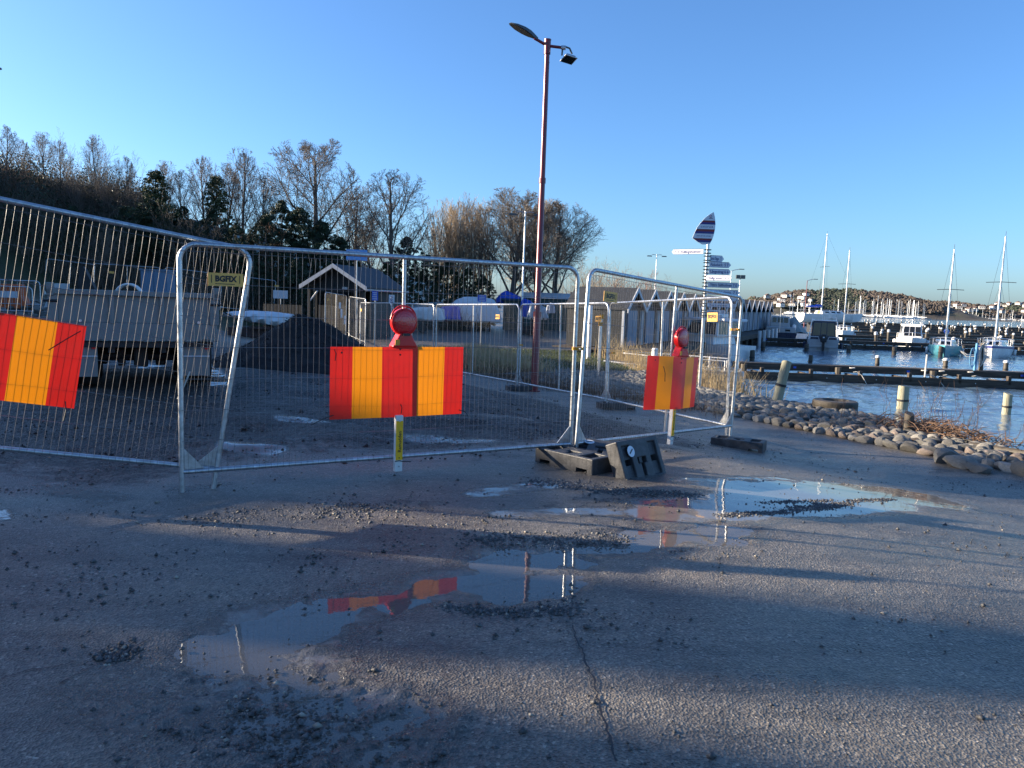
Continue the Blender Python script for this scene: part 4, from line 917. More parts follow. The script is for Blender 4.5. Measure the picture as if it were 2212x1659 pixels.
# ------------------------------------------------------------------ ballast blocks
def block_mesh(L=.70, W=.30, H=.15, disc=False):
    xb = [-L / 2, -L / 2 + .06, -L / 2 + .19, -.07, -.025, .025, .07, L / 2 - .19, L / 2 - .06, L / 2]; yb = [-W / 2, -W / 2 + .05, -.03, .03, W / 2 - .05, W / 2]
    nx, ny = len(xb) - 1, len(yb) - 1; T = [[H] * ny for _ in range(nx)]; Bt = [[0.0] * ny for _ in range(nx)]
    for i in (1, 7):
        for j in range(ny): Bt[i][j] = .05
    for i in (1, 3, 5, 7): T[i][2] = H - .09
    for i in (1, 7): T[i][1] = H - .03; T[i][3] = H - .03
    T[4][2] = H - .02; T[4][1] = H - .05
    mb = MB(); g = lambda A, i, j: A[i][j] if 0 <= i < nx and 0 <= j < ny else None
    for i in range(nx):
        for j in range(ny):
            a, b, c_, d_ = xb[i], xb[i + 1], yb[j], yb[j + 1]; zt, zb = T[i][j], Bt[i][j]
            mb.add([(a, c_, zt), (b, c_, zt), (b, d_, zt), (a, d_, zt)], [(0, 1, 2, 3)]); mb.add([(a, c_, zb), (b, c_, zb), (b, d_, zb), (a, d_, zb)], [(3, 2, 1, 0)])
            for (di, dj, P, Q) in ((-1, 0, (a, c_), (a, d_)), (1, 0, (b, d_), (b, c_)), (0, -1, (b, c_), (a, c_)), (0, 1, (a, d_), (b, d_))):
                ot, ob = g(T, i + di, j + dj), g(Bt, i + di, j + dj)
                if ot is None: mb.add([(*P, zb), (*Q, zb), (*Q, zt), (*P, zt)], [(0, 1, 2, 3)])
                else:
                    if ot < zt: mb.add([(*P, ot), (*Q, ot), (*Q, zt), (*P, zt)], [(0, 1, 2, 3)])
                    if ob > zb: mb.add([(*P, zb), (*Q, zb), (*Q, ob), (*P, ob)], [(0, 1, 2, 3)])
    me = bpy.data.meshes.new('block'); me.from_pydata(mb.v, [], mb.f); me.materials.append(M['rubber'])
    bm = bmesh.new(); bm.from_mesh(me); bmesh.ops.remove_doubles(bm, verts=bm.verts, dist=.0005); bmesh.ops.recalc_face_normals(bm, faces=bm.faces); bm.to_mesh(me); bm.free(); return me
BLK = block_mesh()
BLKW = block_mesh(.68, .43, .14)
def block(label, Mx, disc=False, me=None):
    t = thing('ballast_block', label, 'ballast block', M=Mx, group=None)
    o = link('body', me or BLK, t); b = o.modifiers.new('bevel', 'BEVEL'); b.width = .010; b.segments = 2; b.limit_method = 'ANGLE'; b.angle_limit = R(50)
    if disc:
        MB().lathe([(.055, .1405), (.055, .143)], 20, Matrix.Translation((-.15, .10, 0))).build('emblem', M['signwhite'], t)
        MB().box((-.15, .10, .1445), (.07, .014, .001), Matrix.Rotation(R(35), 3, 'Z')).build('emblem_mark', M['black'], t)
    return t
def onground(px, py, zg, rz): p = onz(px, py, zg); return Matrix.Translation((p.x, p.y, tz(p.x, p.y))) @ Matrix.Rotation(rz, 4, 'Z')
jp = onz(1238, 1020, -.06); block('black ballast block under the joined gate posts', Matrix.Translation((jp.x, jp.y, tz(jp.x, jp.y) - .01)) @ Matrix.Rotation(R(-46), 4, 'Z') @ Matrix.Scale(1.1, 4))
q = cR; block('black ballast block under the right fence corner', Matrix.Translation((q.x + .0, q.y - .42, tz(q.x, q.y - .42) - .02)) @ Matrix.Rotation(R(-28), 4, 'Z'))
bl = onz(1357, 1050, -.06); br = onz(1441, 1029, -.06); e = (br - bl).normalized(); up = Vector((-.127, .10, .40)); up = (up - e * up.dot(e)).normalized(); nrm = e.cross(up)  # face normal
Bm = Matrix((e, up, e.cross(up))).transposed().to_4x4(); Bm.translation = (bl + br) / 2 + up * .215 - e.cross(up) * .14
bl1 = block('black ballast block tipped on its long side, white emblem showing', Bm, True, BLKW)
p = onz(1300, 1004, -.02); block('black ballast block lying flat behind the tipped one', Matrix.Translation((p.x, p.y + .12, tz(p.x, p.y) + .02)) @ Euler((R(10), R(4), R(-14))).to_matrix().to_4x4(), True, BLKW)
for i, (px, py, Yd) in enumerate(((1330, 884, 14.6), (1126, 843, 18.0), (940, 800, 22.4))):
    g_ = at(px, py, Yd); block(('dark ballast block under the fence posts behind the gate opening', 'dark ballast block under the fence posts left of the red lamp post', 'dark ballast block hidden behind the middle striped board')[i], Matrix.Translation((g_.x, g_.y, tz(g_.x, g_.y) - .02)) @ Matrix.Rotation(R(20), 4, 'Z'))
for zi in range(2):
    block(('lower', 'upper')[zi] + ' ballast block propping up the left fence panel outside the frame', Matrix.Translation((lL.x, lL.y, tz(lL.x, lL.y) + zi * .15)) @ Matrix.Rotation(R(70), 4, 'Z'))

# ------------------------------------------------------------------ red lamp post and other street lamps
def bez(a, b, c_, n=8): return [Vector(a) * (1 - t) ** 2 + Vector(b) * 2 * t * (1 - t) + Vector(c_) * t * t for t in [i / n for i in range(n + 1)]]
def cobra(parent, M0, L=.62, W=.27, mat='lampgrey'):
    mb = MB(); rows = []
    prof = [(0, .05, .05), (.12, .10, .075), (.3, .24, .10), (.5, W, .10), (.75, W * .92, .075), (.95, W * .45, .035), (1, .02, .01)]
    for t, w, h in prof:
        x = t * L; rows.append([(x, -w / 2, 0), (x, -w * .42, h * .6), (x, -w * .2, h), (x, w * .2, h), (x, w * .42, h * .6), (x, w / 2, 0)])
    vs = [p for r in rows for p in r]; n = 6; fs = []
    for i in range(len(rows) - 1):
        for j in range(n): fs.append((i * n + j, i * n + (j + 1) % n, (i + 1) * n + (j + 1) % n, (i + 1) * n + j))
    mb.add(vs, fs); o = mb.build('lamp_head', M[mat], parent, 40, M=M0)
    g = MB(); pts = [(t * L, w * .40) for t, w, h in prof[1:-1]]
    g.add([(x, y, -.006) for x, y in pts] + [(x, -y, -.006) for x, y in reversed(pts)], [tuple(range(2 * len(pts)))]); g.build('glass', M['glassdark'], o)
def flood(parent, M0, mat='alu', s=1.0):
    o = MB().box((0, 0, 0), (.30 * s, .34 * s, .07 * s), taper=.85).build('floodlight', M[mat], parent, None, .006, M=M0)
    MB().box((0, 0, -.042 * s), (.36 * s, .38 * s, .016 * s)).build('bezel', M['white'], o); MB().box((0, 0, -.052 * s), (.31 * s, .33 * s, .006)).build('glass', M['glassdark'], o)
def lamp_post(label, base, H, mat, heads, r0=.09, r1=.05, seg=True, name='street_lamp'):
    t = thing(name, label, 'street lamp', base)
    pts = [(0, 0, -.1), (0, 0, H * .23), (0, 0, H * .235), (0, 0, H * .62), (0, 0, H * .625), (0, 0, H)] ; rr = [r0, r0, r0 * .82, r0 * .74, r1 * 1.1, r1]
    MB().tube(pts, rr, 16).build('pole', M[mat], t, 40)
    MB().lathe([(r0 * 1.1, H * .225), (r0 * 1.1, H * .24)], 16).lathe([(r0 * .9, H * .615), (r0 * .9, H * .63)], 16).lathe([(r0 * 1.6, -.02), (r0 * 1.6, .03)], 16).build('collar', M[mat], t, 40)
    heads(t, H); return t
def red_heads(t, H):
    MB().lathe([(.075, H - .16), (.075, H + .14), (.08, H + .14), (.08, H + .16), (.0, H + .165)], 16).build('cap', M['polered'], t, 40)
    for z in (-.34,): MB().tube([(-.06, 0, H + z), (.06, 0, H + z)], .015, 6).build('bolt', M['steel_dark'], t)
    a = Vector((0, 0, H + .02)); d1 = Vector((-.9, -.25, .38)).normalized()
    MB().tube([a, a + d1 * .34], .032, 10).build('arm', M['polered'], t, 40)
    X = d1; Yv = Vector((0, 0, 1)).cross(X).normalized(); Zv = X.cross(Yv); Mh = Matrix((X, Yv, Zv)).transposed().to_4x4(); Mh.translation = a + d1 * .26
    cobra(t, Mh, .72, .30)
    MB().tube([a, a + Vector((.36, 0, -.03))], .032, 10).build('arm', M['polered'], t, 40)
    c_ = a + Vector((.36, 0, -.03)); MB().lathe([(.05, -.05), (.05, .05)], 12, Matrix.Translation(c_) @ Matrix.Rotation(R(90), 4, 'Y')).build('bracket', M['alu'], t, 40)
    MB().tube([c_ + Vector((.05, 0, .02)), c_ + Vector((.14, .02, .0)), c_ + Vector((.2, .02, -.12))], .02, 6).tube([c_ + Vector((-.02, -.02, -.04)), c_ + Vector((-.03, -.06, -.18))], .02, 6).build('yoke', M['lampgrey'], t, 40)
    flood(t, Matrix.Translation(c_ + Vector((.13, 0, -.22))) @ Euler((R(-12), R(8), R(20))).to_matrix().to_4x4(), 'alu', .82)
lb = at(1155, 841, 18.0); top = at(1182.5, 101, 18.0); lbz = tz(lb.x, 18.0)
red_lamp = lamp_post('tall dark red lamp post with two lamp heads', (top.x, 18.0, lbz), top.z - lbz, 'polered', red_heads, .088, .056)
def twin_heads(t, H):
    for sg in (-1, 1):
        MB().tube([(0, 0, H - .1), (sg * .35, 0, H - .05), (sg * .55, 0, H - .08)], .03, 6).build('arm', M['alu'], t)
        MB().box((sg * .8, 0, H - .22), (.55, .26, .10), taper=.8).build('lamp_head', M['lampgrey'], t)
def far_lamp(px, ty, Yd, label, heads=twin_heads, mat='alu', r=.07):
    p = at(px, ty, Yd); z0 = tz(p.x, p.y); lamp_post(label, (p.x, p.y, max(z0, -1.0)), p.z - max(z0, -1.0), mat, heads, r, r * .6)
far_lamp(1135, 456, 50, 'grey twin-headed lamp post just left of the red one', r=.075)
far_lamp(1419, 549, 85, 'far twin-headed lamp post above the black shed')
def one_arm(t, H):
    MB().tube(bez((0, 0, H - .1), (.1, 0, H + .1), (.9, 0, H + .2)), .04, 6).build('arm', M['alu'], t); MB().box((1.15, 0, H + .22), (.6, .25, .08)).build('lamp_head', M['lampgrey'], t)
def box_heads(t, H):
    for sg in (-1, 1): MB().box((sg * .3, -.1, H + .1), (.5, .3, .45)).build('lamp_head', M['lampgrey'], t)
far_lamp(1580, 585, 90, 'thin lamp post with one arm behind the signpost arrows', one_arm, 'alu', .06)
far_lamp(1599, 600, 95, 'lamp post with two box floodlights right of the signpost', box_heads, 'alu', .07)
far_lamp(1744, 606, 110, 'thin reddish lamp post beside the blue-covered sailboat mast', one_arm, 'polered', .07)
pl = at(-14, 200, 20); lamp_post('lamp post mostly beyond the left edge, its lamp tip showing', (pl.x - .75, 20, tz(pl.x, 20)), 7.0, 'polered', lambda t, H: (MB().tube([(0, 0, H - .1), (.35, 0, H - .02)], .03, 8).build('arm', M['polered'], t), cobra(t, Matrix.Translation((.3, 0, H - .02)), .68, .28)))

# ------------------------------------------------------------------ signpost
SY = 20.0; spb = at(1519, 700, SY)
sp = thing('signpost', 'signpost with a sail-shaped board and many white arrow signs', 'signpost', (spb.x, SY, tz(spb.x, SY) - .02)); so_ = Vector(sp.location)
def spx(px, py): q = at(px, py, SY); return q - so_
def zr2(zx, zy): return ((1660 + zx / 6.913) / 1.1573, (500 + zy / 6.913) / 1.1573)
ptop = spx(*zr2(700, 770)); MB().tube([(0, 0, 0), (0, 0, ptop.z * .5), (0, 0, ptop.z)], [.045, .043, .04], 12).build('pole', M['alu'], sp, 40)
SIGNS = [('2  1  Killingsholmen', 690, 840, 225, 935, -1, 40, 'white'), ('Styrsö Tången  5 2', 735, 950, 1010, 1060, 1, 22, 'sw'), ('Fiskebäck  5 7', 745, 1065, 1128, 1165, 1, 0, 'sw'), ('Långedrag 6 6', 750, 1185, 1140, 1280, 1, 2, 'sw'),
         ('Vallgraven 12 5', 730, 1300, 1078, 1392, 1, -42, 'sw'), ('Yttre Saltholmen 7 0', 740, 1415, 1293, 1508, 1, 0, 'sw'), ('Inre Saltholmen  7 1', 725, 1540, 1287, 1632, 1, 0, 'sw')]
# lower arrows, partly hidden by the fence
for txt, x0, y0, x1, y1 in (('', 735, 1660, 1250, 1740), ('Tor Lundskär  20 5', 735, 1775, 1250, 1845), ('Björlanda  10', 735, 1890, 1060, 1960), ('', 860, 1990, 1010, 2035)): SIGNS.append((txt, x0, y0, x1, y1, 1, 0, 'sw'))
for i, (txt, x0, y0, x1, y1, dr, yaw, mt) in enumerate(SIGNS):
    a = spx(*zr2(x0, (y0 + y1) / 2)); b = spx(*zr2(x1, (y0 + y1) / 2)); L = abs(b.x - a.x) / math.cos(R(yaw)); hgt = abs(spx(*zr2(x0, y0)).z - spx(*zr2(x0, y1)).z) if i else .135
    gap = abs(a.x)
    Ms = Matrix.Translation((0, 0, a.z)) @ Matrix.Rotation(R(yaw) if dr > 0 else R(-yaw), 4, 'Z') @ Matrix.Translation((dr * max(.04, gap), -.05, 0))
    tp = hgt * .42; poly = [(0, -hgt / 2), (dr * (L - tp), -hgt / 2), (dr * L, 0), (dr * (L - tp), hgt / 2), (0, hgt / 2)]
    o = MB().prism(poly, -.008, .008).build('arrow_sign', M['signwhite'], sp, M=Ms)
    for z0, z1 in ((-hgt / 2, -hgt / 2 + .008), (hgt / 2 - .008, hgt / 2)): MB().box((dr * (L - tp) / 2, -.0105, (z0 + z1) / 2), (L - tp, .004, .008)).build('border', M['ink_blue'], o)
    if txt:
        tw = (L - tp) * .90; tm_ = text(txt, hgt * .72, M['ink_blue'], o, Matrix.Translation((dr * (L - tp) * .53, -.0115, -.005)) @ XZ, .0012)
        bb = [v.co.x for v in tm_.data.vertices]; w0 = max(bb) - min(bb); tm_.data.transform(Matrix.Diagonal((min(1.25, tw / w0), 1, 1, 1)))
    for z0 in (-hgt * .32, hgt * .32): MB().box((0, 0, a.z + z0), (.16, .11, .022)).build('clamp_band', M['black'], sp)
sail = [(848, 212), (868, 300), (878, 420), (868, 520), (845, 620), (815, 700), (775, 770), (650, 772), (560, 720), (480, 660), (520, 560), (560, 480), (620, 400), (690, 320), (770, 258)]
sv = [spx(*zr2(*q)) for q in sail]; poly = [(q.x, q.z) for q in sv]
sb = MB().prism(poly, -.012, .012).build('sail_board', M['signwhite'], sp, M=Matrix.Translation((0, -.06, 0)))
def xr(z):
    xs_ = []
    for (a, b) in zip(poly, poly[1:] + poly[:1]):
        if (a[1] - z) * (b[1] - z) < 0: xs_.append(a[0] + (b[0] - a[0]) * (z - a[1]) / (b[1] - a[1]))
    return min(xs_), max(xs_)
for y0, y1, mt in ((358, 390, 'darkred'), (390, 425, 'navy'), (508, 548, 'darkred'), (548, 585, 'navy'), (668, 702, 'darkred'), (702, 735, 'navy')):
    za, zb = spx(*zr2(700, y0)).z, spx(*zr2(700, y1)).z; mb = MB(); n = 4; vs = []
    for k in range(n + 1): z = za + (zb - za) * k / n; l, r_ = xr(z); vs += [(l + .006, -.0135, z), (r_ - .006, -.0135, z)]
    mb.add(vs, [(2 * k, 2 * k + 1, 2 * k + 3, 2 * k + 2) for k in range(n)]); mb.build('band', M[mt], sb)
def sailtext(s, zx, zy, size, off=.001, mt='ink_blue'): q = spx(*zr2(zx, zy)); text(s, size, M[mt], sb, Matrix.Translation((q.x, -.0135, q.z)) @ XZ, off)
sailtext('G R E F A B', 728, 470, .062); sailtext('DINA BÅTAR I HÖVÅS', 675, 627, .036, .0006)
q = spx(*zr2(795, 290)); MB().tube([(q.x + .03 * math.cos(R(a)), -.0145, q.z + .036 * math.sin(R(a))) for a in (0, 90, 180, 270, 330)], .006, 4).build('emblem', M['darkred'], sb)
sailtext('GREFAB', 795, 325, .028, .0008)

# ------------------------------------------------------------------ dump trailer
tr = thing('dump_trailer', 'grey dump trailer seen from behind, tailgate towards us', 'trailer', (at(297, 740, 12.5).x, 12.5, -.02), R(26)); Zt = 1.56; Zb = .80
b = MB(); b.box((0, 2.3, (Zt + Zb) / 2 + .03), (2.44, 4.5, Zt - Zb - .02)); b.build('dump_body', M['truck'], tr, None, .01)
MB().box((0, 0, 1.32), (2.32, .05, .46)).build('tailgate', M['truck'], tr, None, .008)
MB().prism([(-1.24, .80), (1.24, .80), (1.20, 1.09), (-1.20, 1.09)], -.06, .02).build('sill', M['truck'], tr, None, .008)
for x, w in ((-1.17, .14), (-.36, .07), (.37, .07), (1.17, .14)): MB().box((x, -.045, 1.33), (w, .06, .50)).build('rib', M['truck'], tr, None, .006)
MB().box((0, -.03, 1.565), (2.5, .14, .085)).build('top_rail', M['truck'], tr, None, .01)
for x in (-1.2, 1.2):
    MB().box((x, -.02, 1.60), (.10, .16, .20)).build('hinge_post', M['truck'], tr, None, .01); MB().tube([(x - .1, -.09, 1.42), (x + .1, -.09, 1.42)], .02, 8).build('hinge_pin', M['steel_dark'], tr)
for x in (-.80, .92): MB().lathe([(.022, 0), (.022, .01)], 12, Matrix.Translation((x, -.09, 1.12)) @ Matrix.Rotation(R(90), 4, 'X')).build('ring_bolt', M['alu'], tr)
m_, nt, bb_, L_ = newmat('dried_cement'); bb_.inputs['Base Color'].default_value = (.28, .28, .26, 1); bb_.inputs['Roughness'].default_value = .85
rg = random.Random(4)
for i in range(46):
    x = -1.22 + rg.random() ** .9 * 2.44; edge_ = abs(x) / 1.22; h = rg.uniform(.015, .05) + .10 * max(0, edge_ - .72) * 3 * rg.random(); w = rg.uniform(.02, .06)
    MB().add([(x - w, -.0635, .802), (x + w, -.0635, .802), (x + w * .4, -.0635, .802 + h), (x - w * .3, -.0635, .802 + h * .8)], [(0, 1, 2, 3)]).build('cement_splash', m_, tr)
for x0, x1 in ((-1.08, -.58), (.60, 1.10)):
    xc = (x0 + x1) / 2
    MB().box((xc, .06, .50), (x1 - x0, .03, .56)).build('mud_flap', M['truck'], tr); MB().box((xc, .038, .55), (x1 - x0, .012, .022)).build('flap_bar', M['bargewhite'], tr)
    MB().lathe([(.04, 0), (.04, .02)], 12, Matrix.Translation((xc + .2, .04, .70)) @ Matrix.Rotation(R(90), 4, 'X')).build('tail_light', M['redplastic'], tr)
    for yw in (.75, 2.05):
        for dx in (-.14, .14):
            wx_ = xc + dx + (.03 if xc > 0 else -.03)
            ty_ = MB().lathe([(.26, -.12), (.46, -.13), (.49, -.09), (.49, .09), (.46, .13), (.26, .12)], 28, Matrix.Translation((wx_, yw, .49)) @ Matrix.Rotation(R(90), 4, 'Y')).build('tyre', M['tyre'], tr, 40)
            MB().lathe([(.26, -.08), (.14, -.03), (.14, .03), (.26, .08)], 20, Matrix.Translation((wx_, yw, .49)) @ Matrix.Rotation(R(90), 4, 'Y')).build('rim', M['steel_dark'], ty_, 40)
for x in (-.38, .38): MB().box((x, 2.4, .70), (.10, 4.6, .20)).build('chassis_beam', M['steel_dark'], tr)
MB().box((0, .04, .74), (2.3, .08, .09)).build('rear_beam', M['steel_dark'], tr)
for yw in (.75, 2.05): MB().tube([(-1.0, yw, .49), (1.0, yw, .49)], .07, 10).build('axle', M['steel_dark'], tr)
for x, z, sx, sz_ in ((-.62, .44, .3, .22), (.05, .50, .22, .34), (-.25, .48, .12, .3), (.36, .46, .16, .26), (.5, .6, .10, .3)): MB().box((x, .6 + abs(x), z), (sx, .3, sz_)).build('brake_chamber', M['steel_dark'], tr, None, .03)

# ------------------------------------------------------------------ gravel pile
pc = at(652, 678, 18.7); g_ = VN(77); n = 90; rr = np.linspace(0, 1, 46); an = np.linspace(0, 2 * math.pi, n, endpoint=False)
RR, AA = np.meshgrid(rr, an, indexing='ij'); rad = 2.75 + .45 * np.cos(AA - .2) + .25 * np.sin(3 * AA + 1)
px_ = pc.x + RR * rad * np.cos(AA) * 1.02; py_ = pc.y + RR * rad * np.sin(AA) * .95; zg = terrain(px_, py_)
hp_ = pc.z - tz(pc.x, pc.y); prof = np.interp(RR, [0, .06, .15, .5, .8, .95, 1], [1, .97, .86, .43, .13, .02, -.04])
pz_ = zg + hp_ * prof + (g_(px_ * 3, py_ * 3) - .5) * .12 * ss(1, .8, RR) + (g_(px_ * 14, py_ * 14) - .5) * .035
V = np.stack([px_.ravel(), py_.ravel(), pz_.ravel()], 1); ix = np.arange(46 * n).reshape(46, n); nx_ = np.roll(ix, -1, 1)
Fq = np.stack([ix[:-1], nx_[:-1], nx_[1:], ix[1:]], -1).reshape(-1, 4)
tag(link('gravel_pile', np_mesh('gravel_pile', V, Fq, M['gravelpile'], True)), 'dark cone of black crushed stone behind the gate', 'gravel pile')
k = nr.integers(0, len(V), 5200); PP = V[k] + nr.normal(0, .03, (5200, 3)) * np.array([[1, 1, 0]]); stuff(pebbles('crushed_stone', PP, np.clip(nr.lognormal(math.log(.016), .4, 5200), .006, .05), M['pebbleblack']), 'loose crushed stone on the black pile', 'gravel')
# clods and rubble on the site
n = 9000; cx2 = nr.uniform(-9, 4, n); cy2 = nr.uniform(7, 22, n); ok = (behind_fence(cx2, cy2) > .3) & ((cx2 - 3.1) * .92 + (cy2 - 11) * .39 < -.4) & (vn(cx2 * 1.1, cy2 * 2.2) > .5)
cx2, cy2 = cx2[ok], cy2[ok]; stuff(pebbles('site_rubble', np.stack([cx2, cy2, terrain(cx2, cy2) - .01 + (vn(cx2 * .9 + 3, cy2 * 1.6 + 8) - .55) * .10], 1), np.clip(nr.lognormal(math.log(.016), .5, len(cx2)), .006, .07), M['pebbleblack']), 'dark rubble and clods on the building site', 'rubble')
# white tarpaulin over boards
tp = at(548, 700, 31); tt = thing('tarpaulin', 'crumpled white tarpaulin over brown boards behind the gravel pile', 'tarpaulin', (tp.x, 31, tz(tp.x, 31)))
TO = Vector(tt.location); up_ = [(468, 677), (490, 673), (530, 672), (575, 674), (600, 677), (628, 681)]; lo_ = [(468, 679), (500, 691), (530, 697), (556, 703), (604, 713), (628, 683)]
uz = [at(a, b, 31) - TO for a, b in up_]; lz_ = [at(a, b, 31) - TO for a, b in lo_]; mb = MB(); nu, nv_ = 40, 12; vs = []
xx_ = np.linspace(uz[0].x, uz[-1].x, nu); zt_ = np.interp(xx_, [p.x for p in uz], [p.z for p in uz]); zl_ = np.interp(xx_, [p.x for p in lz_], [p.z for p in lz_])
for j in range(nv_):
    a = 2 * math.pi * j / nv_
    for i in range(nu):
        mz_, hz_ = (zt_[i] + zl_[i]) / 2, (zt_[i] - zl_[i]) / 2 + .01; w_ = .75 * math.sin(math.pi * min(1, max(.03, i / (nu - 1)))) ** .6
        vs.append((xx_[i] + .02 * math.sin(i * 1.7 + j), .75 - w_ * math.sin(a) + .05 * math.sin(i * .9 + 3 * j), mz_ + hz_ * math.cos(a) + .035 * math.sin(i * .8 + j * 2.1) * math.sin(a)))
mb.add(vs, [(j * nu + i, j * nu + i + 1, ((j + 1) % nv_) * nu + i + 1, ((j + 1) % nv_) * nu + i) for j in range(nv_) for i in range(nu - 1)]); mb.build('sheet', M['tarpwhite'], tt, 50)
MB().box((-.1, .9, .20), (2.2, 1.2, .40)).build('board_stack', M['woodbrown'], tt); MB().box((.25, .2, .42), (.9, .3, .10)).build('board', M['woodbrown'], tt)
MB().tube([(vs[4][0], -.05, zt_[4]), (xx_[8], -.08, (zt_[8] + zl_[8]) / 2), (xx_[13], -.03, zl_[13])], .03, 5).build('strap', M['black'], tt)

# ------------------------------------------------------------------ things behind the trailer at the left
cb = at(333, 632, 33); cbt = at(333, 584, 33); t = thing('utility_cabinet', 'blue-grey steel cabinet behind the trailer', 'cabinet', (cb.x, 33, tz(cb.x, 33))); hc = cbt.z - tz(cb.x, 33); wc = at(362, 600, 33).x - at(304, 600, 33).x
MB().box((0, .4, hc / 2), (wc, .8, hc)).build('body', M['cabinet'], t, None, .01); MB().box((0, .4, hc + .02), (wc + .08, .88, .06)).build('roof', M['cabinet'], t)
for sg in (-1, 1): MB().box((sg * wc * .24, -.012, hc * .5), (wc * .45, .024, hc * .86)).build('door', M['cabinet'], t, None, .004)
MB().box((.04, -.03, hc * .5), (.03, .03, .18)).build('handle', M['steel_dark'], t)
pcx = at(277, 632, 22); t = thing('pipe_coil', 'coil of white plastic pipe standing behind the trailer', 'pipe coil', (pcx.x, 22, tz(pcx.x, 22)), R(8)); rt = at(277, 612, 22).z - tz(pcx.x, 22); r_ = .36; zc = rt - r_ - .03
for k in range(3): MB().tube([(r_ * math.cos(a), k * .07, zc + r_ * math.sin(a)) for a in [q * math.pi / 18 for q in range(37)]], .036, 8, caps=False).build('loop', M['white'], t, 60)
MB().box((0, .07, (zc - r_) / 2 - .02), (.6, .4, max(.1, zc - r_ - .04))).build('pallet', M['woodbrown'], t)
ob = at(18, 640, 30); t = thing('water_barrier', 'orange plastic road barrier at the far left', 'barrier', (ob.x - .3, 30, tz(ob.x, 30)), R(6)); 
MB().prism([(-1.0, 0), (1.0, 0), (1.0, .25), (.86, .5), (.8, .95), (-1.0, .95)], -.25, .25).build('body', M['orange'], t, None, .03); MB().box((0, -.26, .55), (1.5, .02, .25)).build('stripe_panel', M['signwhite'], t); MB().box((0, 0, -.03), (2.1, .55, .10)).build('foot', M['steel_dark'], t)
for k in range(2):
    q = at(10 + 16 * k, 640, 29 + k * .8); t = thing('pedestrian_barrier', ('steel pedestrian barrier in front of the orange barrier', 'steel pedestrian barrier leaning by the orange barrier')[k], 'barrier', (q.x, q.y, tz(q.x, q.y)), R(4 + 6 * k))
    MB().tube([(-1, 0, 0), (-1, 0, 1.0)] + arc(-.85, 1.0, .15, 180, 90) + arc(.85, 1.0, .15, 90, 0) + [(1, 0, 0)], .02, 8).build('frame', M['alu'], t, 50); MB().tube([(-1, 0, .25), (1, 0, .25)], .016, 6).build('rail', M['alu'], t)
    for i in range(9): MB().tube([(-.8 + .2 * i, 0, .25), (-.8 + .2 * i, 0, 1.14)], .008, 5).build('bar', M['alu'], t)
    for x in (-.9, .9): MB().box((x, 0, .01), (.05, .5, .02)).build('foot', M['amber'], t)
q = at(128, 640, 20.5); t = thing('loader_windscreen', 'dark machine with a scratched windscreen behind the trailer corner', 'machine', (q.x, 20.5, tz(q.x, 20.5)), R(10)); hh = at(128, 612, 20.5).z - tz(q.x, 20.5)
MB().prism([(-.5, 0), (1.1, 0), (1.1, hh * .8), (.0, hh * .8)], 0, 1.4).build('body', M['steel_dark'], t, None, .04); MB().prism([(-.36, hh * .62), (.2, hh * .62), (.26, hh), (-.08, hh)], -.06, -.02).build('windscreen', M['tarpclear'], t); MB().prism([(.3, hh * .78), (.9, hh * .78), (.5, hh * 1.28), (.42, hh * 1.28)], .3, .5).build('bucket', M['steel_dark'], t)
q = at(606, 636, 40); t = thing('notice_board', 'white blank notice board on a post left of the hut', 'sign', (q.x, 40, tz(q.x, 40))); MB().box((0, 0, q.z - t.location.z), (.75, .03, .42)).build('panel', M['signwhite'], t); MB().tube([(0, .03, 0), (0, .03, q.z - t.location.z)], .03, 8).build('post', M['alu'], t)
# ------------------------------------------------------------------ gabled hut with signs
hx = at(724, 600, 38).x; hg = tz(hx, 38); t = thing('gabled_hut', 'dark timber hut with pale gable boards behind the gravel pile', 'hut', (hx, 38, hg), R(-12.8))
ev = at(724, 620, 38).z - hg; ap = at(724, 574, 38).z - hg; HW = 1.72; DL = 5.2; sl_ = (ap - ev) / HW
for sg in (-1, 1):
    MB().prism([(0, ap), (sg * (HW + .05), ev - .05 * sl_), (sg * (HW + .05), ev - .05 * sl_ + .07), (0, ap + .08)], -.25, DL).build('roof', M['rooftile'], t)
    MB().prism([(0, ap - .10), (sg * (HW + .06), ev - .16), (sg * (HW + .06), ev + .06), (0, ap + .10)], -.30, -.255).build('barge_board', M['bargewhite'], t)
    MB().box((sg * (HW - .25), DL / 2 + .3, ev / 2), (.10, DL - 1.2, ev)).build('wall', M['wooddark'], t)
MB().prism([(-HW + .3, ev - .05), (HW - .3, ev - .05), (0, ap - .12)], .35, .42).build('gable_wall', M['wooddark'], t)
MB().box((0, .2, ev - .12), (2 * HW - .4, .14, .22)).build('tie_beam', M['wooddark'], t); MB().box((0, DL - .1, ev / 2), (2 * HW - .5, .1, ev)).build('wall', M['wooddark'], t)
for x in (-HW + .3, HW - .3): MB().box((x, .1, ev / 2), (.14, .14, ev)).build('post', M['wooddark'], t)
for x, d in ((-HW + .3, 1), (HW - .3, -1)): MB().tube([(x, .08, ev - .75), (x + d * .45, .08, ev - .2)], .05, 5).build('brace', M['bargewhite'] if d > 0 else M['wooddark'], t)
MB().box((.55, 0, ev - .05), (.28, .14, .14)).build('wall_lamp', M['alu'], t)
MB().box((HW + .03, DL / 2, ev - .10), (.10, DL + .4, .09)).build('gutter', M['bargewhite'], t)
for i in range(11): MB().box((-HW - .35 - i * .21, .4 + i * .02, .78), (.17, .03, 1.56)).build('fence_board', M['wooddark'], t)
for i in range(9): MB().box((-HW + .45 + i * .17, .9, .8), (.14, .03, 1.6)).build('wall_board', M['wooddark'], t)
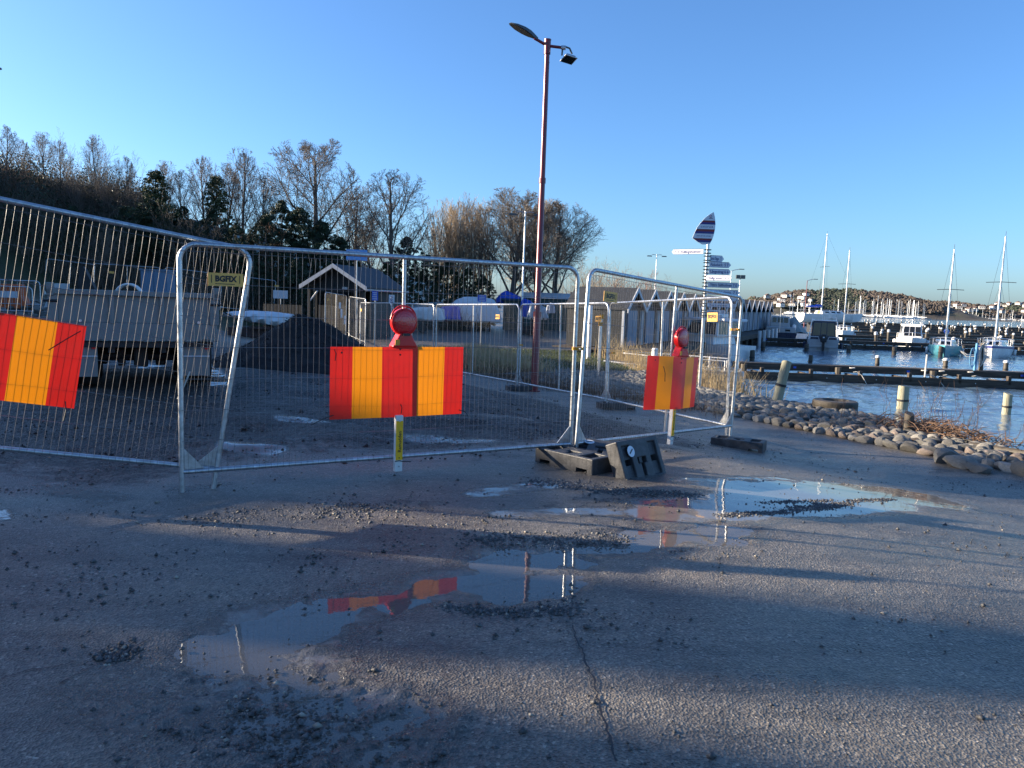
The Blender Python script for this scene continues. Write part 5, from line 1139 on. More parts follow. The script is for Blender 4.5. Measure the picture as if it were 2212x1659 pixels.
def flat_sign(px, py, w, h, Yd, mat, label, lines_=0, ink='signwhite', post=True, name='sign', cat='sign'):
    q = at(px, py, Yd); z0 = tz(q.x, Yd); s = thing(name, label, cat, (q.x, Yd, z0)); k = Yd / F; W_, H_ = w * k, h * k
    MB().box((0, 0, q.z - z0), (W_, .02, H_)).build('panel', M[mat], s)
    if post: MB().tube([(0, .04, 0), (0, .04, q.z - z0 + H_ * .45)], .03, 8).build('post', M['alu'], s)
    for i in range(lines_): MB().box((rnd.uniform(-.06, .06) * W_, -.012, q.z - z0 + H_ * (.32 - .64 * i / max(1, lines_ - 1))), (W_ * rnd.uniform(.6, .8), .004, H_ * .07)).build('print', M[ink], s)
    return s, q.z - z0, W_, H_
s_, zc_, W_, H_ = flat_sign(770.5, 551, 45, 23, 37, 'signsky', 'light blue sign above the hut roof, cut by the fence rail', 0)
text('ÅTERVIN', H_ * .34, M['signwhite'], s_, Matrix.Translation((-W_ * .12, -.013, zc_ + H_ * .22)) @ XZ, .004)
flat_sign(810, 639, 13, 20, 33, 'signblue', 'small blue sign with white text at the hut corner', 4)
s_, zc_, W_, H_ = flat_sign(846, 646, 12, 18, 33.5, 'signwhite', 'white sign with a dark diamond emblem beside the hut', 0)
MB().tube([(W_ * .22 * math.cos(R(a)), -.014, zc_ + .05 * H_ + H_ * .26 * math.sin(R(a))) for a in (20, 90, 180, 270, 340)], .018, 4).build('emblem', M['navy'], s_); MB().box((0, -.012, zc_ - H_ * .38), (W_ * .6, .004, H_ * .10)).build('print', M['ink_blue'], s_)
flat_sign(1041, 644, 18, 15, 36, 'signblue', 'blue sign with white lines in front of the white boat cover', 4)
flat_sign(1300, 684, 9, 9, 24, 'amber', 'small round yellow sign behind the gate, upper one', 0, post=True)
flat_sign(1297, 700, 8, 8, 22, 'amber', 'small yellow sign behind the gate, lower one', 0, post=True)
for px_, yt, yb, Yd, lb_ in ((1276, 660, 715, 30, 'white power pillar left of the gate posts'), (1415, 752, 780, 21, 'white bollard above the bent striped board')):
    q = at(px_, yt, Yd); z0 = tz(q.x, Yd); s = thing('service_pillar', lb_, 'pillar', (q.x, Yd, z0)); hh = q.z - z0
    MB().lathe([(.085, 0), (.085, hh - .05), (.07, hh), (0, hh)], 16).build('body', M['white'], s, 40); MB().box((0, -.085, hh * .7), (.08, .03, .2)).build('door', M['signwhite'], s)

# ------------------------------------------------------------------ covered boats and tents in the yard
def cover(label, cat, prof, Yd, depth, mat, base_y, name='boat_cover', trailer=True, rz=0, wav=.05, group=None):
    """prof: outline (photo px) of the draped cover; becomes a solid draped form with real depth"""
    P = [at(a, b, Yd) for a, b in prof]; cx_ = sum(p.x for p in P) / len(P); z0 = tz(cx_, Yd); t = thing(name, label, cat, (cx_, Yd, z0), rz, group)
    x0, x1 = min(p.x for p in P) - cx_, max(p.x for p in P) - cx_; xs_ = np.linspace(x0, x1, 22); zz = np.interp(xs_, [p.x - cx_ for p in P], [p.z - z0 for p in P]); zb = at(prof[0][0], base_y, Yd).z - z0
    mb = MB(); vs = []; nv_ = 13
    for j in range(nv_):
        a = math.pi * j / (nv_ - 1)
        for i, (x, z) in enumerate(zip(xs_, zz)):
            yv = depth * (.5 - .5 * math.cos(a)); s_ = min(1.0, 1.9 * math.sin(a)) ** .5 if 0 < j < nv_ - 1 else 0
            zr_ = zb + (max(z, zb + .1) - zb) * s_; vs.append((x + rnd.uniform(-1, 1) * wav, yv + rnd.uniform(-1, 1) * wav, zr_ + rnd.uniform(-1, 1) * wav * .5))
    n = 22; fs = [(j * n + i, j * n + i + 1, (j + 1) * n + i + 1, (j + 1) * n + i) for j in range(nv_ - 1) for i in range(n - 1)]
    fs.append(tuple(j * n for j in range(nv_))); fs.append(tuple(j * n + n - 1 for j in range(nv_))[::-1])
    mb.add(vs, fs); mb.build('cover', M[mat], t, 75)
    if trailer and zb > .15:
        MB().box(((x0 + x1) / 2, depth / 2, zb - .06), ((x1 - x0) * .95, .9, .10)).build('cradle', M['alu'], t)
        for sx in (.2, .8):
            for y in (depth * .2, depth * .8): MB().tube([(x0 + (x1 - x0) * sx, y, 0), (x0 + (x1 - x0) * sx, y, zb)], .05, 6).build('leg', M['steel_dark'], t)
        MB().lathe([(.15, -.1), (.3, -.1), (.3, .1), (.15, .1)], 16, Matrix.Translation(((x0 + x1) * .5, .1, .3)) @ Matrix.Rotation(R(90), 4, 'X')).build('wheel', M['tyre'], t, 40)
    return t
cover('large white tarpaulin over a boat in the yard', 'covered boat', [(958, 690), (962, 668), (985, 646), (1006, 641), (1040, 642), (1064, 646), (1070, 654), (1076, 672), (1082, 690)], 52, 2.6, 'tarpwhite', 691)
cover('bright blue tarpaulin hanging in front of the white boat cover', 'tarpaulin', [(952, 688), (953, 663), (966, 661), (990, 662), (994, 688)], 50.5, .9, 'tarpblue', 689, 'tarpaulin', False)
cover('pale grey covered boat left of the white boat cover', 'covered boat', [(872, 676), (885, 662), (915, 655), (945, 652), (957, 656), (960, 680)], 53, 2.2, 'tarpgrey', 681)
cover('pale dinghy on a trailer behind the middle warning lamp', 'boat', [(868, 685), (872, 668), (900, 664), (940, 664), (958, 670), (955, 686)], 47, 1.6, 'gel', 688, 'dinghy')
cover('blue pointed tent top above the green shed', 'tent', [(1066, 650), (1082, 634), (1092, 627), (1104, 632), (1122, 640), (1128, 652)], 58, 3, 'tarpblue', 655, 'tent', False)
cover('clear plastic sheet over a small boat left of the red lamp post', 'covered boat', [(1140, 684), (1144, 662), (1150, 655), (1164, 658), (1178, 664), (1184, 684)], 48, 1.6, 'tarpclear', 686)
cover('blue tarpaulin bundle left of the red lamp post', 'tarpaulin', [(1124, 680), (1126, 652), (1132, 645), (1146, 650), (1156, 660), (1158, 682)], 49, 1.4, 'tarpblue', 684, 'tarpaulin')
cover('white cloth bag right of the red lamp post', 'bag', [(1181, 672), (1183, 660), (1190, 654), (1197, 658), (1199, 674)], 46, .5, 'tarpwhite', 676, 'cloth_bag', False)
def shed(px0, px1, ty, Yd, depth, wallm, roofm, label, roof_h=.5, rz=0, over=.2, ey=None, name='shed'):
    a = at(px0, ty, Yd); b_ = at(px1, ty, Yd); cx_ = (a.x + b_.x) / 2; z0 = tz(cx_, Yd) - .05; W_ = b_.x - a.x; H_ = (a.z + b_.z) / 2 - z0; t = thing(name, label, 'shed', (cx_, Yd, z0), rz)
    MB().box((0, depth / 2, (H_ - roof_h) / 2), (W_ - 2 * over, depth - 2 * over, H_ - roof_h)).build('wall', M[wallm], t)
    for i in range(int((W_ - 2 * over) / .35)): MB().box((-W_ / 2 + over + .17 + i * .35, over - .015, (H_ - roof_h) / 2), (.05, .03, H_ - roof_h)).build('batten', M[wallm], t)
    MB().prism([(-depth / 2, 0), (depth / 2, 0), (0, roof_h)], -W_ / 2, W_ / 2, M=Matrix.Translation((0, depth / 2, H_ - roof_h)) @ Matrix.Rotation(R(90), 4, 'Z')).build('roof', M[roofm], t)
    return t
shed(1082, 1158, 641, 57, 4, 'tarpgreen', 'tarpgreen', 'dark green tarpaulin shed behind the white boat cover', .3)
shed(1130, 1236, 632, 58, 4, 'tarpgreen', 'bargewhite', 'green shed with a pale roof right of the red lamp post', .45)
shed(1232, 1352, 631, 40, 6, 'woodbrown', 'rooffelt', 'long dark shed with a black felt roof behind the gate posts', 1.15, R(-4))
# ------------------------------------------------------------------ row of gabled boat huts
hA = at(1369, 640, 34); hB = at(1663, 655, 76); hA.z = hB.z = 0; NH = 17; rowd = (hB - hA); sp_ = rowd.length / (NH - 1); rowd.normalize(); rzh = math.atan2(rowd.y, rowd.x)
def boat_hut(W_):
    t = thing('boat_hut', 'x', 'boat hut'); ap, ev = 2.52, 1.72; hw = W_ / 2
    MB().box((0, 1.3, ev / 2), (W_ - .12, 2.5, ev)).build('wall', M['wooddark'], t)
    MB().prism([(-hw + .06, ev), (hw - .06, ev), (0, ap - .05)], .06, 2.5).build('gable', M['wooddark'], t)
    for sg in (-1, 1):
        MB().prism([(0, ap - .02), (sg * (hw - .01), ev - .12), (sg * (hw - .01), ev - .05), (0, ap + .06)], -.18, 2.7).build('roof', M['rooffelt'], t)
        MB().prism([(0, ap - .12), (sg * (hw - .005), ev - .24), (sg * (hw - .005), ev - .08), (0, ap + .08)], -.23, -.185).build('barge_board', M['bargewhite'], t)
        d_ = MB().box((sg * .36, .03, .80), (.68, .05, 1.56)).build('door', M['hutblue'], t); MB().box((sg * -.28, -.035, 0), (.03, .03, .14)).build('handle', M['steel_dark'], d_)
        for k in range(4): MB().box((sg * .36 + (-.255 + .17 * k), -.004, .80), (.150, .02, 1.52)).build('board', M['hutblue'], t)
        MB().box((sg * (hw - .10), .0, ev / 2 - .05), (.10, .10, ev - .15)).build('corner_board', M['bargewhite'], t)
    return t
hut0 = boat_hut(sp_)
for i in range(NH):
    o = hut0 if i == 0 else copy_tree(hut0); p = hA + rowd * sp_ * i
    o.location = (p.x, p.y, -.18); o.rotation_euler = (0, 0, rzh)
    o['label'] = ('nearest', 'second', 'third', 'fourth', 'fifth', 'sixth', 'seventh', 'eighth', 'ninth', 'tenth', 'eleventh', 'twelfth', 'thirteenth', 'fourteenth', 'fifteenth', 'sixteenth', 'farthest')[i] + ' blue-doored boat hut counted from the near end of the row'; o['group'] = 'row of boat huts on the boardwalk'
bw = MB(); pA = hA - rowd * 2.0; pB = hB + rowd * 3; nrm2 = Vector((rowd.y, -rowd.x, 0))
t = thing('boardwalk', 'low timber boardwalk carrying the row of boat huts', 'boardwalk', (pA.x, pA.y, -.20), rzh); Lb = (pB - pA).length
for k in range(6): MB().box((Lb / 2, -1.3 + k * .28 - .0, -.04), (Lb, .26, .07)).build('plank', M['pierwood'], t)
MB().box((Lb / 2, 1.5, -.05), (Lb, 2.9, .06)).build('deck', M['pierwood'], t)
MB().box((Lb / 2, -1.48, -.16), (Lb, .08, .30)).build('fascia', M['pierwood'], t)
for k in range(int(Lb / 2.6)):
    MB().tube([(1 + k * 2.6, -1.2, -2.4), (1 + k * 2.6, -1.2, -.08)], .11, 8).build('pile', M['postdark'], t)
    if k > 10: MB().tube([(1 + k * 2.6, -1.75, -1.4), (1 + k * 2.6, -1.75, -.05 + .3)], .13, 8).build('white_pile', M['postwhite'], t)
# ------------------------------------------------------------------ piers
def pier(label, x0, x1, Y0, rz=0, detail=True, wid=1.5):
    t = thing('pier', label, 'pier', (x0, Y0, WATER), rz); L = x1 - x0; n = max(1, int(round(L / 4.2))); s = L / n
    for i in range(n):
        xc = (i + .5) * s
        MB().box((xc, .06, .14), (s - .02, .12, .34)).build('beam', M['pierwood'], t)
        MB().box((xc, wid, .41), (s - .02, .12, .24)).build('beam', M['pierwood'], t)
        MB().box((xc, wid + .55, .41), (s - .02, .12, .22)).build('beam', M['pierwood'], t)
        MB().box((xc, wid + .28, .545), (s - .02, .60, .035)).build('walk_plank', M['piertop'], t)
        if detail:
            for k in range(2):
                xx = i * s + (k + .35) * s / 2; MB().box((xx, .09, .38), (.12, .16, .20)).build('cleat_block', M['pierwood'], t); MB().box((xx, wid / 2, .20), (.10, wid, .14)).build('crosstie', M['pierwood'], t)
                MB().lathe([(.02, 0), (.02, .01)], 8, Matrix.Translation((xx + .6, -.002, .16)) @ Matrix.Rotation(R(90), 4, 'X')).build('bolt', M['galv'], t)
        MB().tube([(i * s + .3, wid * .9, -2.0), (i * s + .3, wid * .9, .5)], .13, 8).build('pile', M['postdark'], t)
    if detail:
        for xx in np.arange(2.4, L, 4.6): MB().box((xx, wid - .066, .43), (.12, .008, .08)).build('berth_number', M['signblue'], t)
    return t
p1 = at(1612, 824, 30); pier('nearest dark timber pier crossing the picture', p1.x, 24.5, 30.2, R(-1.5))
P2Y = 59.0; p2 = at(1600, 746, P2Y); pier('second timber pier with boats moored along it', p2.x, 48, P2Y, R(-.5), True, 1.6)
for i, (Yd, x0px) in enumerate(((74, 1830), (90, 1845), (108, 1860), (130, 1700), (152, 1690), (188, 1680))):
    a = at(x0px, 720, Yd); pier(('third', 'fourth', 'fifth', 'sixth', 'seventh', 'farthest')[i] + ' timber pier counted out from the shore', a.x, at(2330, 720, Yd).x, Yd, 0, False, 1.6)
# ------------------------------------------------------------------ mooring posts
def post_mesh(name, r, h, seed, top=None):
    rg = random.Random(seed); mb = MB(); n = 12; prof = []
    for k in range(9): prof.append(h * k / 8)
    vs = []; ph = rg.uniform(0, 6)
    for k, z in enumerate(prof):
        for j in range(n):
            a = 2 * math.pi * j / n; rr_ = r * (1.06 - .10 * z / h) * (1 + .05 * math.sin(3 * a + ph) + .04 * rg.uniform(-1, 1)); vs.append((rr_ * math.cos(a), rr_ * math.sin(a), z + (.03 * math.cos(a + ph) if k == 8 else 0)))
    mb.add(vs, [(k * n + j, k * n + (j + 1) % n, (k + 1) * n + (j + 1) % n, (k + 1) * n + j) for k in range(8) for j in range(n)] + [tuple(8 * n + j for j in range(n))])
    return mb
def mooring_post(px, yt, yb, rpx, label, mat='postwood', onbank=None, lean=0, cap=False, extra=.9):
    if onbank: Yd = onbank
    else:
        h_ = 0; d0 = onz(px, yb, WATER); Yd = d0.y
    a = at(px, yb, Yd); b_ = at(px, yt, Yd); r = rpx * Yd / F; t = thing('mooring_post', label, 'mooring post', (a.x, Yd, a.z - extra)); h = b_.z - a.z + extra; t.rotation_euler = (0, lean, 0)
    post_mesh('p', r, h, int(px)).build('shaft', M[mat], t, 50)
    MB().lathe([(r * 1.12, h * .0 + extra + (h - extra) * .35), (r * 1.12, extra + (h - extra) * .35 + .05)], 14).build('iron_band', M['steel_dark'], t, 40)
    if cap: MB().lathe([(r * 1.15, h - .06), (r * 1.15, h + .02), (r * .6, h + .06), (0, h + .07)], 12).build('cap', M['postwhite'], t, 40)
    return t
mooring_post(1673, 779, 862, 10.5, 'pale leaning wooden post at the edge of the stone bank', 'postwood', 16.6, R(10), False, .35)
mooring_post(1948, 835, 883, 11.5, 'thick pale wooden post standing in the water right of the tyre', 'postwood')
mooring_post(2173, 850, 896, 9, 'pale wooden post in the water near the right edge, in front of the pier', 'postwood')
mooring_post(1962, 893, 925, 10, 'short stump behind the dry brush', 'postdark', 12.6, 0, False, .4)
for i, (px, yt, yb, r_, lb_) in enumerate(((1624, 757, 781, 5.5, 'dark post beside the small open boat'), (1750, 768, 788, 4.5, 'dark post in open water left of the grey motorboat stern'), (1894, 770, 797, 4.5, 'post in open water behind the nearest pier, middle one'), (2041, 776, 802, 5, 'post in open water below the turquoise sailboat'), (2171, 781, 808, 5, 'post behind the nearest pier near the right edge'))):
    mooring_post(px, yt, yb, r_, lb_, 'postdark', cap=(i > 1))
for i, (px, yt, yb) in enumerate(((1648, 740, 757), (1742, 743, 759), (1833, 746, 761), (1931, 749, 766), (2031, 748, 770))):
    mooring_post(px, yt, yb, 4.6, ('dark', 'short', 'weathered', 'stout', 'lone')[i] + ' post in front of the second pier, ' + ('leftmost', 'second from left', 'middle', 'second from right', 'in front of the turquoise sailboat')[i], 'postdark')
pm0 = post_mesh('far_post', .16, 1.15, 3).lathe([(.19, 1.0), (.19, 1.2), (0, 1.26)], 8, mi=1).mesh('far_post', [M['postdark'], M['postwhite']], 50)
k = 0
for Yd in (62.5, 74, 78, 90, 94, 108, 112, 130, 134, 152, 156, 188, 192, 197):
    xx = at(1700 if Yd > 100 else 1845, 720, Yd).x + rnd.uniform(0, 4); xe = at(2240, 720, Yd).x; stp = 5.2 if Yd < 100 else 4.4
    while xx < xe:
        o = link('mooring_post', pm0, None, (xx, Yd + rnd.uniform(-.3, .3), WATER - .05), (rnd.uniform(-.05, .05), rnd.uniform(-.06, .06), rnd.random() * 6), (rnd.uniform(.6, .95), rnd.uniform(.6, .95), rnd.uniform(.8, 1.15))); k += 1
        tag(o, 'white-topped mooring post along the far piers', 'mooring post', 'white-topped posts along the far piers'); xx += stp * rnd.uniform(.7, 1.3)
# light blue pole with coiled ropes near the right
q = at(2118, 800, 31.2); t = thing('rope_pole', 'light blue pole hung with coils of rope on the nearest pier', 'pole', (q.x, 31.6, WATER + .5)); hp2 = at(2118, 742, 31.6).z - (WATER + .5)
MB().tube([(0, 0, 0), (0, 0, hp2)], [.06, .05], 8).build('pole', M['ropeblue'], t, 50); MB().tube([(.28, .05, 0), (.26, .05, hp2 * 1.02)], [.09, .08], 8).build('post', M['postdark'], t, 50)
for i in range(5): MB().tube([(.16 + .12 * math.cos(a) + i * .03, -.06, hp2 * .55 + .42 * math.sin(a) + i * .04) for a in [z * math.pi / 9 for z in range(19)]], .012, 4).build('rope_coil', M['rope'], t)
for i in range(2): MB().tube([(-.14 + .10 * math.cos(a) - i * .04, -.05, hp2 * .5 + .4 * math.sin(a)) for a in [z * math.pi / 9 for z in range(19)]], .012, 4).build('rope_coil', M['ropeblue'], t)
q = at(1999, 800, 30.1); t = thing('pier_stake', 'thin pale stake on the nearest pier', 'stake', (q.x, 30.12, WATER + .3)); MB().tube([(0, 0, -.7), (.02, 0, at(1999, 766, 30.1).z - WATER - .3)], .03, 6).build('rod', M['rope'], t); MB().box((0, -.03, .0), (.1, .02, .06)).build('bracket', M['steel_dark'], t)
for i, (px, py) in enumerate(((1826, 790), (1978, 797), (2015, 800), (2075, 812))):
    q = at(px, py, 30.9); t = thing('mooring_rope', ('pale mooring rope hanging off the nearest pier, ' + ('left', 'middle', 'right of the stake', 'long one at right')[i]), 'rope', (q.x, 30.15, WATER + .42))
    MB().tube([(0, 0, .0), (.12, -.05, .03), (.3 + .12 * i, -.12, -.1), (.5 + .2 * i, -.16, -.44)], .014, 4).build('strand', M['rope'], t); MB().tube([(.1 * math.cos(a), .1 + .08 * math.sin(a), .16) for a in [z * math.pi / 6 for z in range(13)]], .02, 4).build('knot', M['rope'], t)

# ------------------------------------------------------------------ boats
def hull(L, B, fb, draft=.35, full=.75, nst=12, bowup=.25, inset=.0):
    """local +Y is the bow; z=0 waterline; returns (hull MB, deck outline, sheer function)"""
    mb = MB(); rows = []; out = []
    for i in range(nst + 1):
        t = i / nst; hb = B / 2 * min(1, (full + (1 - full) * min(1, t * 2.2))) * (1 - max(0, (t - .45) / .55) ** 2.3); hb = max(hb, .012); sz = fb * (1 + bowup * t * t); y = L * t; kz = -draft * (1 - max(0, (t - .55) / .45) ** 2 * 1.0)
        rk = .06 * L * max(0, (t - .7) / .3)
        rows.append([(0, y, kz), (hb * .72, y + rk * .2, kz * .35), (hb * .93, y + rk * .5, sz * .35), (hb, y + rk, sz)]); out.append((hb, y + rk, sz))
    n = 4; vs = [p for r in rows for p in r] + [(-p[0], p[1], p[2]) for r in rows for p in r]; o2 = (nst + 1) * n; fs = []
    for i in range(nst):
        for j in range(n - 1):
            a = i * n + j; fs.append((a, a + 1, a + n + 1, a + n)); fs.append((o2 + a, o2 + a + n, o2 + a + n + 1, o2 + a + 1))
    fs.append((0, 1, 2, 3, o2 + 3, o2 + 2, o2 + 1)); mb.add(vs, fs); return mb, out
def deck(out, drop=.03, hole=None):
    mb = MB(); n = len(out); vs = [(h * .98, y, z - drop) for h, y, z in out] + [(-h * .98, y, z - drop) for h, y, z in out]; mb.add(vs, [(i, i + 1, n + i + 1, n + i) for i in range(n - 1) if not (hole and hole[0] <= i < hole[1])]); return mb
def cabin(y0, y1, w0, w1, z0, h, rake0=.25, rake1=.5, top=.8):
    mb = MB(); v = [(-w0 / 2, y0, z0), (w0 / 2, y0, z0), (w1 / 2, y1, z0), (-w1 / 2, y1, z0), (-w0 / 2 * top, y0 + rake0, z0 + h), (w0 / 2 * top, y0 + rake0, z0 + h), (w1 / 2 * top, y1 - rake1, z0 + h), (-w1 / 2 * top, y1 - rake1, z0 + h)]
    mb.add(v, [(0, 1, 2, 3), (4, 5, 6, 7), (0, 1, 5, 4), (1, 2, 6, 5), (2, 3, 7, 6), (3, 0, 4, 7)]); return mb, v
def pane(v, ids, a0, a1, b0, b1, off, parent, mat='glassdark', name='window'):
    """quad inset on a cabin face given by corner ids (bottom-left, bottom-right, top-right, top-left)"""
    p = [Vector(v[i]) for i in ids]; f = lambda s, t: p[0].lerp(p[1], s).lerp(p[3].lerp(p[2], s), t); nn = (p[1] - p[0]).cross(p[3] - p[0]).normalized(); c_ = sum(p, Vector()) / 4
    cc = sum((Vector(q) for q in v), Vector()) / len(v)
    if nn.dot(c_ - cc) < 0: nn = -nn
    q = [f(a0, b0) + nn * off, f(a1, b0) + nn * off, f(a1, b1) + nn * off, f(a0, b1) + nn * off]; q2 = [k_ - nn * (off + .01) for k_ in q]
    return MB().add(q + q2, [(0, 1, 2, 3), (4, 7, 6, 5), (0, 4, 5, 1), (1, 5, 6, 2), (2, 6, 7, 3), (3, 7, 4, 0)]).build(name, M[mat], parent)
def rail(parent, pts, posts, r=.014, mat='alu', name='guard_rail'):
    mb = MB().tube(pts, r, 6)
    for p, h in posts: mb.tube([p, (p[0], p[1], p[2] + h)], r * .9, 5)
    return mb.build(name, M[mat], parent)
def sailboat(label, loc, rz, L, B, fb, mastH, hullm, mast_at=.58, cov=None, stripe=None, mastlean=0, spread=.62, group=None):
    t = thing('sailboat', label, 'sailboat', loc, rz, group); h, out = hull(L, B, fb); h.build('hull', M[hullm], t, 50); deck(out).build('deck', M['gel'], t)
    if stripe:
        mb = MB(); vs = []; 
        for hb, y, z in out: vs += [(hb + .006, y, z * .80), (hb + .008, y, z * .94)]
        n = len(out); mb.add(vs, [(2 * i, 2 * i + 2, 2 * i + 3, 2 * i + 1) for i in range(n - 1)]); mb.add([(-a, b_, c_) for a, b_, c_ in vs], [(2 * i, 2 * i + 1, 2 * i + 3, 2 * i + 2) for i in range(n - 1)]); mb.build('stripe', M[stripe], t)
    cb_, v = cabin(L * .30, L * .72, B * .70, B * .42, fb * 1.02, .42, .12, .55, .84); cb_.build('cabin', M['gel'], t, None, .03)
    pane(v, (0, 1, 5, 4), .32, .68, .05, .92, .012, t, 'teak', 'hatch'); pane(v, (2, 3, 7, 6), .15, .42, .3, .8, .012, t); pane(v, (2, 3, 7, 6), .58, .85, .3, .8, .012, t)
    for ids in ((1, 2, 6, 5), (3, 0, 4, 7)):
        for a in (.12, .42, .68): pane(v, ids, a, a + .18, .35, .75, .012, t)
    MB().box((0, L * .14, fb * .75), (B * .5, L * .2, .06)).build('cockpit_sole', M['teak'], t)
    my = L * mast_at; mz = fb + .42; ms = MB().tube([(0, my, mz - .3), (0, my, mastH * .6), (0, my, mastH)], [.075, .065, .045], 8).build('mast', M['alu'], t, 50)
    MB().tube([(-.55 * B * .7, my, mastH * spread), (0, my + .05, mastH * spread + .04), (.55 * B * .7, my, mastH * spread)], .022, 5).build('spreader', M['steel_dark'], ms); MB().tube([(0, my, mastH), (0, my, mastH + .35)], .012, 4).build('antenna', M['steel_dark'], ms)
    st = [((0, my, mastH), out[-1]), ((0, my, mastH), (0, .02, fb))] + [((0, my, mastH), (sg * B * .44, my, fb)) for sg in (-1, 1)] + [((0, my, mastH * spread), (sg * B * .42, my - .3, fb)) for sg in (-1, 1)]
    for a, b_ in st:
        b_ = (0, b_[1], b_[2]) if b_ is out[-1] else b_; MB().tube([a, b_], .008, 3).build('stay', M['steel_dark'], t)
    bo = MB().tube([(0, my - .1, mz + .55), (0, L * .08, mz + .45)], .05, 6).build('boom', M['alu'], t)
    if cov:
        mb = MB().tube([(0, my, mz + .62), (0, my - .8, mz + .62), (0, L * .3, mz + .55), (0, L * .1, mz + .5)], [.12, .18, .16, .08], 8); mb.build('sail_cover', M[cov], t, 60)
    # pulpit, pushpit and lifelines
    for sg in (-1, 1):
        pts = [(sg * h_ * .95, y, z + .48) for h_, y, z in out[1::2]]; rail(t, pts, [((p[0], p[1], p[2] - .48), .48) for p in pts])
        MB().lathe([(.0, -.25), (.09, -.2), (.09, .2), (0, .25)], 8, Matrix.Translation((sg * B * .52, L * .45, fb * .45))).build('fender', M['gel'], t, 60)
    bow = out[-1]; rail(t, [(-out[-3][0], out[-3][1], out[-3][2] + .5), (0, bow[1], bow[2] + .55), (out[-3][0], out[-3][1], out[-3][2] + .5)], [((0, bow[1], bow[2]), .55)], .018, 'alu', 'pulpit'); rail(t, [(-B * .36, .05, fb + .5), (B * .36, .05, fb + .5)], [((-B * .36, .05, fb), .5), ((B * .36, .05, fb), .5)], .018, 'alu', 'pushpit')
    return t
def W_at(px, py): q = onz(px, py, WATER); return Vector((q.x, q.y, WATER))
def mast_h(px, ty, Yd, base=WATER): return at(px, ty, Yd).z - base
p = W_at(2039, 770); sailboat('turquoise-hulled sailboat with blue covers moored at the second pier', (p.x + 2.8, p.y + 5.0, WATER), R(151), 5.8, 2.15, .62, mast_h(2062, 540, p.y + 2.5), 'hullblue', .60, 'tarpblue', None)
p = W_at(2138, 774); sailboat('white sailboat with a blue stripe nearest the right edge', (p.x + 3.9, p.y + 5.6, WATER), R(146), 6.9, 2.35, .72, mast_h(2160, 512, p.y + 3), 'gel', .56, None, 'navy')
p = W_at(1820, 732); sailboat('white sailboat with a dark cover behind the grey motorboat', (p.x + 2.3, p.y + 5.2, WATER), R(156), 6.5, 2.2, .75, mast_h(1825, 543, p.y + 3), 'gel', .6, 'hullnavy', None)
q = at(1753, 690, 98); t = sailboat('sailboat laid up ashore under a bright blue cover, tallest mast', (q.x - 1.5, 98, .55), R(-78), 8.5, 2.6, .8, mast_h(1762, 503, 98, .55), 'gel', .35, 'tarpblue', None)
MB().box((0, 4.2, -.9), (1.2, 5.5, 1.3)).build('cradle', M['steel_dark'], t)
# mooring lines of the turquoise boat
t = thing('mooring_rope', 'two white mooring lines running from the turquoise sailboat bow', 'rope', (at(2072, 755, 52).x, 52, WATER)); a0 = Vector((0, 0, .5)); b0 = at(2108, 770, 51.5) - t.location; MB().tube([a0, (a0 + b0) / 2 - Vector((0, 0, .25)), b0], .03, 5).build('line', M['rope'], t); MB().tube([a0, (a0 + b0) / 2 - Vector((0, 0, .1)), b0 + Vector((1.0, 0, .05))], .03, 5).build('line', M['rope'], t)
def outboard(parent, M0, s=1.0, mat='steel_dark'):
    o = MB().prism([(-.17, 0), (.17, 0), (.20, .30), (.14, .48), (-.14, .48), (-.20, .30)], -.22, .22).build('outboard_motor', M['black'], parent, None, .05, M=M0 @ Matrix.Scale(s, 4))
    MB().box((0, .0, -.35), (.14, .2, .7), taper=1.1).build('leg', M['black'], o); MB().box((0, -.222, .3), (.10, .006, .08)).build('decal', M['signwhite'], o)
# grey aluminium cabin motorboat, stern to us
p = W_at(1777, 758); t = thing('motorboat', 'grey aluminium cabin motorboat with a black outboard, stern towards us', 'motorboat', (p.x, p.y, WATER), R(-21)); L, B, fb = 6.6, 2.25, .80
h, out = hull(L, B, fb, .3, .92); h.build('hull', M['hullgrey'], t, 40); deck(out, .25).build('deck', M['hullgrey'], t)
cb_, v = cabin(1.6, 4.6, 1.75, 1.5, fb - .1, 1.35, .05, .9, .86); cb_.build('cabin', M['hullnavy'], t, None, .03)
pane(v, (0, 1, 5, 4), .06, .36, .25, .92, .012, t); pane(v, (0, 1, 5, 4), .39, .61, .05, .94, .012, t, 'glassdark', 'door'); pane(v, (0, 1, 5, 4), .64, .94, .25, .92, .012, t)
for ids in ((1, 2, 6, 5), (3, 0, 4, 7)): pane(v, ids, .08, .45, .4, .9, .012, t); pane(v, ids, .5, .9, .4, .9, .012, t)
for sg in (-1, 1): MB().tube([(sg * .98, 1.0, fb - .1), (sg * .86, 1.5, fb + 1.2), (sg * .8, 2.3, fb + 1.42)], .04, 6).build('stanchion', M['white'], t)
MB().box((0, 3.0, fb + 1.30), (1.72, 2.6, .07)).build('roof', M['white'], t, None, .03); rail(t, [(-.8, 1.9, fb + 1.55), (.8, 1.9, fb + 1.55), (.75, 3.6, fb + 1.55), (-.75, 3.6, fb + 1.55), (-.8, 1.9, fb + 1.55)], [((x, 1.9, fb + 1.33), .22) for x in (-.8, 0, .8)], .025, 'white', 'roof_rack')
for x, hgt in ((-.15, .6), (.15, .45), (.3, .5)): MB().tube([(x, 2.4, fb + 1.3), (x, 2.4, fb + 1.4 + hgt)], .02, 5).build('antenna', M['white'], t)
